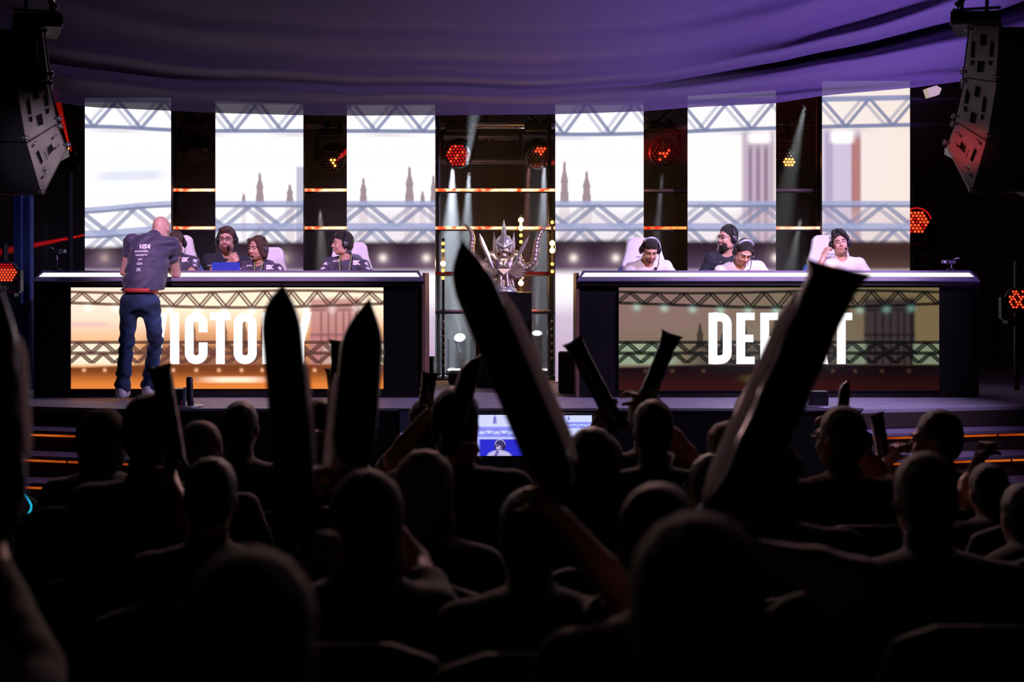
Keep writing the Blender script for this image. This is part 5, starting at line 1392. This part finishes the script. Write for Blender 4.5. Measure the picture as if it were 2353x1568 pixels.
# right team
r = seated('seated player in white t-shirt looking down, nearest the trophy', 1494, 575, 14.10, (6, 33, 2), .98, dxp=0, hair=('crew', 'hair_dark'), beard=('stubble', -.2), shirt='white_tee', broad=1.02)
hs = headset(r[1], r[2], .98, 'black and silver headset on the white-shirted player nearest the trophy', r[5], 0, side=1, band_top=M['silver_plastic'], low=True)
r = seated('bearded man in glasses and black shirt behind the middle white-shirted player', 1672, 547, 14.50, (-58, 3, 0), 1.03, Yp=14.70, dxp=-4, hair=('short', 'hair_dark'), beard=('hair_dark', 1.1), specs=True, shirt='black_tee', seat=.62, hands=((.25, -.30, .62), (-.25, -.30, .62)))
decal('nV', .022, M['print_white'], r[3], (-.09, -.5, S(0, 602, 14.5).z - PZ), (1, 0, 0), (0, 0, 1), 'chest_print')
headset(r[1], r[2], 1.03, 'black headset on the bearded man in black behind the right desk', r[5], 0, side=-1)
r = seated('seated player in white t-shirt leaning forward, middle of the defeat desk', 1709, 580, 14.02, (8, 38, 6), 1.0, dxp=-4, hair=('short', 'hair_dark'), shirt='white_tee', broad=1.05)
headset(r[1], r[2], 1.0, 'black and silver headset on the middle player of the defeat desk', r[5], 0, side=1, band_top=M['silver_plastic'], low=True)
r = seated('curly-haired player in white t-shirt resting one hand on his headset', 1930, 560, 14.08, (-6, -4, -9), .97, dxp=-2, hair=('curly', 'hair_dark'), shirt='white_tee', broad=1.03,
           hands=((.24, -.42, .80), ('px', 1893, 590, 13.98)), curl=(30, 55), palm=((0, 0, -1), (1, .6, 0)), poles=((.6, .4, -.6), (-.5, -.3, -1)))
headset(r[1], r[2], .97, 'black headset with white band on the curly-haired player', r[5], 0, side=1, m_band=M['silver_plastic'])

# the man leaning on the desk
lx = S(318, 900, 13.02); LO = V3((lx.x, 12.98, STZ))
wl = lambda p: V3((-(p.x - LO.x), -(p.y - LO.y), p.z - LO.z))
r = person('bald man in dark team jersey and jeans leaning on the victory desk', LO, math.pi, wl(S(322, 697, 12.96)), wl(S(352, 546, 13.22)), wl(S(370, 530, 13.37)), (-14, 46, 8),
           (wl(S(338, 622, 13.50)), wl(S(372, 618, 13.52))), knees=[wl(S(291, 790, 12.94)), wl(S(358, 786, 12.99))], feet=[wl(S(281, 893, 12.96)), wl(S(341, 889, 13.10))],
           g=1.06, h=.0062, hair=None, trousers='denim', shoes='white_shoe', folds=.012, broad=1.0, slv=.36, flare=1, leg=.86, coll=.04, poles=((.7, .3, -1), (-.7, .3, -1)), curl=(40, 40))
sh = r[3]
rt_, up_ = V3((-1, 0, 0)), V3((0, 0, 1)); tw = lambda x, y: tuple(wl(S(x, y, 12.8)))
up2 = (wl(S(330, 560, 13)) - wl(S(318, 620, 13))).normalized() * 1; rt2 = V3((-up2.z, 0, up2.x)) if True else rt_
rt2 = V3((-1, 0, .02)).normalized(); up2 = V3((-.02, 0, 1)).normalized()
decal('VISA', .056, M['print_white'], sh, tw(316, 566), rt2, up2, 'back_print', shear=.35, bold=.003)
for tx, y, sz in (('MAXNOMIC', 577, .024), ('TWITCH.TV', 586, .021), ('HTC', 596, .020), ('G2A', 606, .028), ('SK', 620, .040)): decal(tx, sz, M['print_white'], sh, tw(311 + (y - 578) * -.02, y), rt2, up2, 'back_print', bold=.001)
decal('SK', .040, M['print_white'], sh, tw(396, 553), V3((-.85, 0, -.5)).normalized(), V3((.5, 0, .85)).normalized() * -1 * -1, 'sleeve_print', bold=.003)
P0 = wl(S(322, 697, 12.96)); b = MB(); b.tube([P0 + V3((.150 * math.cos(a), .120 * math.sin(a) - .010, .116)) for a in np.linspace(0, 2 * math.pi, 29)[:-1]], .013, 6, closed=True, flat=1.8); b.build('belt', mat('red_waistband', (.6, .05, .04), .7), r[0], True)
MB().tube([wl(S(379, 606, 13.4)) + V3((.03 * math.cos(a), .012 * math.sin(a), .035 * math.sin(a))) for a in np.linspace(0, 2 * math.pi, 15)[:-1]], .008, 6, closed=True).build('wristwatch', M['print_white'], r[0], True)
# monitors standing on the work surfaces, facing the players
for px, lab in ((404, 'desk monitor facing the player hidden by the standing man'), (592, 'desk monitor facing the long-haired player'), (790, 'desk monitor facing the player in profile'), (1490, 'desk monitor facing the first white-shirted player'), (1705, 'desk monitor facing the middle white-shirted player'), (1925, 'desk monitor facing the curly-haired player')):
    c = S(px, 0, 13.66); rt = thing('desk_monitor', lab, 'monitor', (c.x, 13.66, STZ + .985))
    MB().box((0, 0, .105), (.46, .02, .17), bev=.004).build('monitor_housing', M['black_plastic'], rt); MB().box((0, .012, .105), (.44, .003, .155)).build('display', M['lens_disp'], rt); MB().box((0, .01, .008), (.2, .14, .016), bev=.004).build('stand', M['black_plastic'], rt)

# ---------------------------------------------------------------- audience
M['stick_black'] = mat('black_inflated_film', (.010, .010, .014), .22, var=.1, coat=.5, spec=.7)
M['stick_sheen'] = mat('grey_sheen_film', (.62, .55, .60), .4, var=.2, scale=7, coat=.8, spec=.8)
_n = M['stick_sheen'].node_tree; _o = _n.nodes['Material Output']; _t = _n.nodes.new('ShaderNodeBsdfTranslucent'); _t.inputs['Color'].default_value = (.95, .88, .92, 1); _m = _n.nodes.new('ShaderNodeMixShader'); _m.inputs[0].default_value = .65
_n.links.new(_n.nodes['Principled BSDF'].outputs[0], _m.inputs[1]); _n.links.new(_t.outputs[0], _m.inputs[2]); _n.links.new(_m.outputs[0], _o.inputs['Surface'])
M['stick_print'] = mat('dark_grey_print', (.10, .09, .10), .5)
M['stick_valve'] = mat('clear_valve_film', (.55, .55, .62), .3)
M['seat_cloth'] = mat('seat_upholstery', (.020, .014, .020), .8, var=.2, scale=20); M['seat_plastic'] = mat('seat_shell', (.016, .014, .016), .75)
M['dark_tee'] = mat('charcoal_cotton', (.030, .026, .032), .85, var=.2, scale=20, sheen=.2); M['red_tee'] = mat('dark_red_cotton', (.10, .014, .016), .9, var=.2, scale=20)
M['blue_tee'] = mat('navy_cotton', (.020, .035, .085), .85, var=.2, scale=20); M['grey_tee'] = mat('grey_cotton', (.10, .09, .11), .85, var=.15, scale=20, sheen=.2)
M['hood_cloth'] = mat('knit_grey', (.085, .055, .058), .95, var=.2, scale=40, bump=.3)
M['hair_near'] = mat('soft_brown_hair', (.16, .085, .06), .6, var=.3, scale=60, bump=.6, sheen=.8)
M['hair_fair'] = mat('light_brown_hair', (.13, .065, .045), .55, var=.3, scale=60, bump=.6, sheen=.35)


def seat_prototype():
    root = thing('auditorium_seat', '', 'seat', (0, 0, 0))
    poly = [(-.22, .52), (-.235, .80), (-.20, .90), (-.10, .935), (.10, .935), (.20, .90), (.235, .80), (.22, .52)]
    b = MB(); b.prism([(x, .24 + (z - .5) * .12, z) for x, z in poly], (0, 0, 0), (0, .05, 0)); o = b.build('backrest', M['seat_plastic'], root); md = o.modifiers.new('round', 'BEVEL'); md.width = .012; md.segments = 2
    MB().box((0, -.02, .40), (.46, .46, .09), bev=.03).build('seat_pad', M['seat_cloth'], root)
    for s in (-1, 1):
        MB().box((s * .20, .05, .18), (.04, .35, .36), bev=.008).build('leg', M['dark_steel'], root)
    return root


SEAT0 = seat_prototype(); seat_used = []


def stick(label, top, bot, r, roll=0.0, band=None, end=('flat', 'flat'), text=None, group=None, glint=False):
    """inflated film clapper: round in the middle, welded flat at both ends; roll turns the flat weld away from the viewer (degrees)"""
    top, bot = V3(top), V3(bot); mid = (top + bot) / 2; ax = (top - bot); L = ax.length; ax.normalize()
    view = (mid - V3((0, 0, CZ))).normalized(); wd = ax.cross(view).normalized(); th = wd.cross(ax).normalized()
    c_, s_ = math.cos(math.radians(roll)), math.sin(math.radians(roll)); wd, th = wd * c_ + th * s_, th * c_ - wd * s_
    root = thing('thunder_stick', label, 'inflatable stick', bot, 0, group); n, m = 56, 28; v = []
    for i in range(n + 1):
        t = i / n; e = min(t, 1 - t) * L / (r * 2.2); e = min(e, 1); k = math.sqrt(max(1 - (1 - e) ** 2, 0)); a = r * k; wv = r * (1.48 - .48 * k ** 1.2) * (1 + .03 * math.sin(t * 31))
        sag = 0
        for j in range(m):
            an = 2 * math.pi * j / m; x = math.cos(an); y = math.sin(an)
            p = ax * (L * t + (.16 * r * (abs(x) ** 3) * (1 if t > .5 else -1) * (1 - k))) + wd * x * wv + th * y * max(a, .0022)
            v.append(p)
    f = [(i * m + j, i * m + (j + 1) % m, (i + 1) * m + (j + 1) % m, (i + 1) * m + j) for i in range(n) for j in range(m)] + [tuple(range(m))[::-1], tuple(n * m + j for j in range(m))]
    mesh_obj('film_tube', v, f, M['stick_black'], root, smooth=True)
    if band:  # added pale strip stands in for the light caught along the stick's side
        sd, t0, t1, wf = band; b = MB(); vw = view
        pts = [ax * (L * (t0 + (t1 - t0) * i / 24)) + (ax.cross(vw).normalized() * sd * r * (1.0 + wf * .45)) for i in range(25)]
        b.tube(pts, [r * wf * min(1, .15 + 6 * min(i, 24 - i) / 24) for i in range(25)], 10, flat=.45); b.build('sheen_side_band', M['stick_sheen'], root, True)
    if text:
        o = text_mesh(text, r * 1.1, M['stick_print'], root); R = Matrix((ax, ax.cross(-view).normalized() * -1, -view)).transposed(); R = Matrix((ax, (-view).cross(ax).normalized(), -view)).transposed()
        o.rotation_euler = R.to_euler(); o.location = ax * L * .38 - view * (r * 1.02)
    return root


def viewer(label, px, top, w, hr=(0, 4, 0), hair=('short', 'hair_dark'), shirt='dark_tee', Yr=None, hands=(None, None), curl=(45, 45), rise=0.0, detail=False, beard=None, specs=False, dxs=0, sleeve='short', broad=1.0, h=None, headset_on=None, palm=None, skin='skin_audience', poles=((.7, .3, -.8), (-.7, .3, -.8))):
    """seated spectator seen from behind; px/top/w: centre, crown and width of the head in the photo"""
    Y = Yr or (FPX * .172 / w); g = min(max(w * Y / FPX / .172, .90), 1.13)
    crown = S(px, top, Y); fz = floor_z(Y + .05); H = V3((0, 0, 0)); hz_ = crown.z - .138 * g
    loc = V3((S(px + dxs, top, Y).x, Y - .12, fz)); w2l = lambda p: V3((-(p.x - loc.x), -(p.y - loc.y), p.z - loc.z))
    H = w2l(V3((crown.x, Y, hz_))); P = V3((0, .04, .545 + rise)); R = rotm(*hr); N = H + V3((0, .05, -.165)) * g
    N.x = N.x * .6
    hd = [None, None]
    for i in (0, 1):
        if hands[i] is not None: hd[i] = tuple(w2l(V3(hands[i])))
        else: hd[i] = (( .16, -.30, .63 + rise) if i == 0 else (-.16, -.30, .63 + rise))
    kn = [V3((s * .14, -.36, .52 + rise * .6)) for s in (1, -1)]; ft = [V3((s * .14, -.36, .088)) for s in (1, -1)]
    r = person(label, loc, math.pi, P, N, H, hr, tuple(hd), kn, ft, g, h=h or (.0085 if Y > 4.5 else .010), skin=skin, shirt=shirt, hair=hair, detail=detail, folds=.0035, beard=beard, specs=specs, broad=broad, curl=curl, sleeve=sleeve, palm=palm or ((0, 0, -1), (0, 0, -1)), poles=poles)
    seat_used.append((loc.x, Y - .10, fz, label))
    return r


def grip(st_bot, st_top, f=.06): b, t = V3(st_bot), V3(st_top); return tuple(b + (t - b) * f + V3((0, -.055, -.05)))


A = {}
def SP(x0, y0, x1, y1, Yt, Yb): return S(x0, y0, Yt), S(x1, y1, Yb)
ST = {'a': SP(1060, 588, 1296, 1150, 3.55, 3.25), 'b': SP(1925, 618, 1668, 1215, 3.35, 2.95), 'c': SP(640, 676, 690, 1262, 3.5, 3.3), 'd': SP(838, 726, 806, 1100, 4.05, 3.75),
      'e': SP(790, 786, 768, 1010, 6.0, 5.95), 'e2': SP(770, 848, 775, 1040, 6.1, 6.05), 'f': SP(1316, 784, 1422, 985, 6.0, 5.95), 'g': SP(1544, 768, 1484, 920, 6.15, 6.1),
      'h': SP(1090, 826, 1028, 1040, 5.0, 4.8), 'i': SP(988, 858, 978, 935, 5.9, 5.9), 'j': SP(366, 842, 405, 1080, 4.5, 4.4), 'k': SP(-26, 700, 6, 1240, 2.7, 2.5), 'l': SP(1943, 880, 1930, 1010, 6.0, 5.9), 'm': SP(2014, 950, 2040, 1092, 6.0, 5.95)}
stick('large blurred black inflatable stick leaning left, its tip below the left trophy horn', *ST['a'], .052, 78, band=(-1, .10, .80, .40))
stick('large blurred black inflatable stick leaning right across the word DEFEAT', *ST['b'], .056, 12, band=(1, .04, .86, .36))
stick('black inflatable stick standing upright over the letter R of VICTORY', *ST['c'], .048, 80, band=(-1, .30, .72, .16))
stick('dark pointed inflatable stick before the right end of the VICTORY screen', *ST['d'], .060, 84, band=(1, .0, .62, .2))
stick('small dark inflatable stick with flared corners behind the pointed one', *ST['e'], .046, 5)
stick('short dark inflatable stick tip with two corners, lower left of the flared one', *ST['e2'], .034, 5)
stick('thin black inflatable stick with bright edges held up left of the DEFEAT screen', *ST['f'], .037, 20)
stick('small black printed inflatable stick with two corners at the left of the DEFEAT screen', *ST['g'], .036, 4, text='PARION')
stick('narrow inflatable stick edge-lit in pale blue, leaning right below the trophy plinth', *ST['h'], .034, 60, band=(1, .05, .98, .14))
stick('short upright inflatable stick at the right end of the victory desk', *ST['i'], .030, 30)
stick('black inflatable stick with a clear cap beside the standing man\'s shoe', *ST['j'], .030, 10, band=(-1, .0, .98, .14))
stick('tall inflatable stick with a pale sheen band cut off by the left picture edge', *ST['k'], .048, 70, band=(-1, .3, .85, .2))
stick('small leaf-shaped inflatable stick at the lower right of the DEFEAT screen', *ST['l'], .024, 70)
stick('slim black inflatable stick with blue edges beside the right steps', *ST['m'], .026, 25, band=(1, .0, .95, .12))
gr = lambda k, f=.05: grip(ST[k][1], ST[k][0], f)

viewer('spectator with a round grey knitted hood, left of the tall dark-haired one', 238, 942, 92, (8, 2, 0), ('hood', 'hood_cloth'), 'grey_tee', Yr=6.2)
viewer('tall dark-haired spectator in front of the standing man, holding a stick', 345, 903, 122, (-4, 2, 0), ('short', 'hair_dark'), Yr=4.5, hands=(None, gr('j', .02)), curl=(45, 70))
viewer('spectator with short reddish hair and face lit violet at the right, fourth from the left', 466, 966, 98, (-28, 4, 0), ('short', 'hair_red'), Yr=5.4)
viewer('close-cropped spectator with visible ears below the letter O of VICTORY', 555, 916, 88, (-6, 2, 0), ('buzz', 'hair_dark'), 'grey_tee', Yr=6.2)
viewer('dark spectator hunched in front of the reddish-haired one', 486, 1050, 125, (0, 8, 0), ('short', 'hair_dark'), Yr=4.0)
viewer('spectator mostly hidden between two upright black sticks', 738, 914, 86, (4, 0, 0), ('short', 'hair_dark'), Yr=6.2, hands=(gr('e2', .05), gr('e', .05)), curl=(70, 70))
viewer('spectator with rim-lit thick brown hair holding the pointed stick overhead', 842, 1078, 160, (4, 0, 0), ('flow', 'hair_fair'), Yr=3.55, hands=(gr('c', .03), gr('d', .04)), curl=(70, 70))
viewer('spectator in the far row right of the victory desk end, head half covered', 979, 914, 82, (0, 0, 0), ('short', 'hair_dark'), Yr=6.2, hands=(gr('i', .1), None))
viewer('broad dark-haired spectator before the left stage monitor', 1052, 888, 112, (-22, 0, 0), ('short', 'hair_dark'), Yr=5.0, broad=1.12, hands=(gr('h', .05), None), curl=(70, 45))
viewer('long-haired spectator with dull red rim light below the trophy', 975, 1033, 128, (0, 2, 0), ('flow', 'hair_red'), 'grey_tee', Yr=4.3)
viewer('round-headed dark spectator before the right stage monitor', 1360, 982, 118, (0, 4, 0), ('flow', 'hair_dark'), Yr=4.6)
viewer('spectator behind the round-headed one raising a thin black stick', 1392, 1000, 84, (-4, 0, 0), ('short', 'hair_dark'), Yr=6.3, hands=(tuple(S(1388, 935, 6.0)), None), curl=(75, 45))
viewer('far-row spectator whose head shows behind the capped one, holding a printed stick', 1484, 896, 88, (0, 0, 0), ('short', 'hair_brown'), Yr=6.3, hands=(None, gr('g', .05)))
viewer('big dark-headed spectator centred under the left part of the DEFEAT screen', 1500, 916, 98, (0, 0, 0), ('short', 'hair_dark'), Yr=5.3, broad=1.1)
viewer('dark spectator under the letters EA of DEFEAT, next to the leaning stick', 1724, 899, 84, (6, 0, 0), ('short', 'hair_dark'), Yr=6.3)
viewer('spectator with red-lit fair hair beside the leaning stick', 1668, 968, 92, (20, 0, 0), ('flow', 'hair_red'), Yr=5.6)
viewer('small spectator in glasses between the dark-headed and the red-haired ones', 1630, 1042, 84, (20, 6, 0), ('short', 'hair_dark'), Yr=4.9, specs=True)
viewer('spectator in glasses and dark red shirt turning left, near the right steps', 1930, 932, 100, (36, 2, 0), ('short', 'hair_fair'), 'red_tee', Yr=5.6, specs=True, hands=(None, gr('l', .3)), detail=True, skin='skin_audience')
viewer('spectator looking left in profile before the right steps', 2150, 941, 92, (64, 2, 0), ('short', 'hair_dark'), 'dark_tee', Yr=6.1, detail=True, hands=(gr('m', .4), None), curl=(70, 45))
viewer('large spectator with rim-lit head and shoulder at the right, before the profile one', 2122, 1036, 148, (4, 2, 0), ('short', 'hair_fair'), 'grey_tee', Yr=3.75, broad=1.1)
viewer('dark spectator hidden behind the large leaning stick, shoulder lit blue', 1772, 1000, 128, (0, 2, 0), ('short', 'hair_dark'), 'blue_tee', Yr=4.1, dxs=18, broad=1.15)
viewer('spectator holding the large leaning stick, crown just above the nearest head', 1512, 1106, 195, (0, 2, 0), ('short', 'hair_brown'), Yr=2.95, hands=(None, gr('b', .03)), curl=(45, 75))
viewer('nearest blurred spectator, centre right, hair edge glowing red brown', 1600, 1172, 330, (0, 2, 0), ('short', 'hair_near'), Yr=1.80, h=.0075)
viewer('nearest blurred spectator, lower left, hair edge glowing pink brown', 578, 1252, 322, (0, 2, 0), ('short', 'hair_near'), Yr=1.85, h=.0075)
viewer('spectator holding the large left-leaning stick, lost in the dark centre', 1218, 1118, 150, (0, 2, 0), ('short', 'hair_dark'), Yr=3.45, hands=(None, gr('a', .03)), curl=(45, 75))
viewer('dark spectator cut by the right picture edge', 2348, 1108, 104, (10, 2, 0), ('short', 'hair_dark'), Yr=4.9)
viewer('spectator with one raised arm at the far right', 2268, 1062, 88, (10, 2, 0), ('short', 'hair_dark'), Yr=5.6, hands=(tuple(S(2262, 1020, 5.9)), None), curl=(65, 45))
viewer('near spectator cut by the left picture edge, one arm raised', -150, 1190, 280, (-6, 2, 0), ('short', 'hair_fair'), Yr=2.05, hands=(None, gr('k', .03)), curl=(45, 70), h=.0085, sleeve='long')
viewer('dark spectator at the far left below the steps, cyan cord on the wrist', -8, 1012, 76, (4, 2, 0), ('short', 'hair_dark'), Yr=7.2, hands=(None, tuple(S(44, 1166, 7.25))), curl=(45, 70))
# seats
for i, (x, y, z, lab) in enumerate(seat_used):
    o = SEAT0 if i == 0 else copy_tree(SEAT0); o.location = (x, y - .03, z); o.rotation_euler = (0, 0, math.pi)
    o['label'] = ('dark auditorium seat under the ' + ' '.join(lab.split()[:11])).replace(',', ''); o['group'] = 'auditorium seats'
for i, (px, Y) in enumerate(((1985, 4.6), (2050, 4.55))):
    o = copy_tree(SEAT0); o.location = (S(px + i * 30, 0, Y).x, Y, floor_z(Y)); o.rotation_euler = (0, 0, math.pi); o['label'] = ('empty dark seat with a lit upper edge near the right, %s of the pair' % ('left' if i == 0 else 'right')); o['group'] = 'auditorium seats'
# glowing wrist band of the near spectator at the left
pts = [S(x, y, 6.95) for x, y in ((40, 1133), (47, 1129), (54, 1130), (60, 1140), (67, 1151), (72, 1162), (71, 1172), (64, 1182), (52, 1190), (38, 1197))]
o = MB().tube([p - pts[0] for p in pts], .0042, 6).build('glow_band', emit('cyan_glow', (.02, .55, .85), 1.0), smooth=True); o.location = pts[0]; tag(o, 'thin cyan glowing wrist cord in the dark at the left picture edge', 'glow band')


# ---------------------------------------------------------------- monitors at the foot of the stage
def feed_picture(x0, x1, y0, y1, busy):
    def fn(x, y):
        u = (x - x0) / (x1 - x0); v = (y - y0) / (y1 - y0); n = len(x)
        c = np.tile(np.array([.75, .80, 1.35]), (n, 1)); X = u * 140; Yp = v * 95
        c = over(c, (.18, .20, .95), .8 * (line_m(Yp - 32, 3, 3) + line_m(Yp - 48, 2.5, 3)).clip(0, 1)); c = over(c, (.2, .22, .9), .6 * zig(X, Yp, 33, 48, 34, 2, 2, .2)); c = over(c, (.10, .08, .5), .8 * tower(X, Yp, 40 if busy else 38, 0, 20, 8, 2)); c = over(c, (.15, .10, .6), .7 * line_m(X - 12, 6, 3) * sst(20, 17, Yp) * (0 if busy else 1))
        if busy:
            c = over(c, (.03, .03, .75), sst(54, 58, Yp)); c = over(c, (.55, .62, 1.2), sst(54, 58, Yp) * sst(8, 0, X))
            hd = np.hypot((X - 52) / 10, (Yp - 72) / 12); bd = np.hypot((X - 50) / 30, (Yp - 98) / 17); c = over(c, (.04, .03, .12), sst(1.35, 1.2, hd)); fc = np.hypot((X - 50) / 7.5, (Yp - 74) / 10); c = over(c, (.62, .56, .90), sst(1.05, .85, bd)); c = over(c, (.16, .12, .45), sst(1.05, .9, bd) * line_m(X - 44 + (Yp - 90) * .5, 2, 3)); c = over(c, (.80, .72, 1.0), sst(1.05, .85, fc)); c = over(c, (.16, .10, .40), sst(1.05, .85, fc) * sst(50, 54, X))
            c = over(c, (.05, .03, .18), sst(1.05, .85, fc) * (line_m(Yp - 73, 1.2, 1) * line_m(X - 46, 2.2, 1) + line_m(Yp - 80, .8, 1) * line_m(X - 48, 2.5, 1)).clip(0, 1)); c = over(c, (.05, .04, .16), sst(1.25, 1.1, np.hypot((X - 52) / 9.5, (Yp - 64) / 6.5))); c = over(c, (.5, .5, .9), line_m(hd - 1.22, .05, .08) * sst(72, 66, Yp)); c = over(c, (.03, .02, .10), sst(1.1, .9, np.hypot((X - 60) / 3.5, (Yp - 75) / 5.5)))
        return np.clip(c, 0, 1.3)
    return fn


def stage_monitor(px0, px1, py0, py1, Y, label, busy, dark=False):
    a, d = S(px0, py0, Y), S(px1, py1, Y); org = V3(((a.x + d.x) / 2, Y, 0)); root = thing('stage_monitor', label, 'monitor', org); w = d.x - a.x; h = a.z - d.z; zc = (a.z + d.z) / 2
    MB().box((0, .028, zc), (w + .03, .05, h + .03), bev=.006).build('monitor_housing', M['black_plastic'], root)
    o = picture_panel('display', px0, px1, py0, py1, Y, feed_picture(px0, px1, py0, py1, busy) if not dark else (lambda x, y: np.clip(over(over(np.tile(np.array([.006, .006, .018]), (len(x), 1)), (.6, .68, 1.3), (sst(995, 997, y) * sst(1014, 1012, y) * sst(920, 921, x) * sst(940, 939, x))), (.03, .03, .8), sst(1012, 1014, y) * sst(920, 921, x) * sst(940, 939, x)), 0, 1.3)), 1.2, root, org)
    MB().tube([(0, .08, zc), (0, .10, .02)], .022, 8).build('monitor_pole', M['dark_steel'], root); MB().box((0, .10, .012), (.36, .30, .024), bev=.005).build('foot', M['dark_steel'], root)
    return root


stage_monitor(1097, 1237, 954, 1048, 11.4, 'monitor below the stage showing a blue live picture of a player with headset', True)
stage_monitor(1287, 1360, 955, 1008, 11.4, 'smaller monitor below the stage showing pale blue trusses, right of the first', False)
stage_monitor(918, 960, 945, 1024, 11.3, 'nearly dark monitor with one small bright patch, left of the blue monitor', False, dark=True)
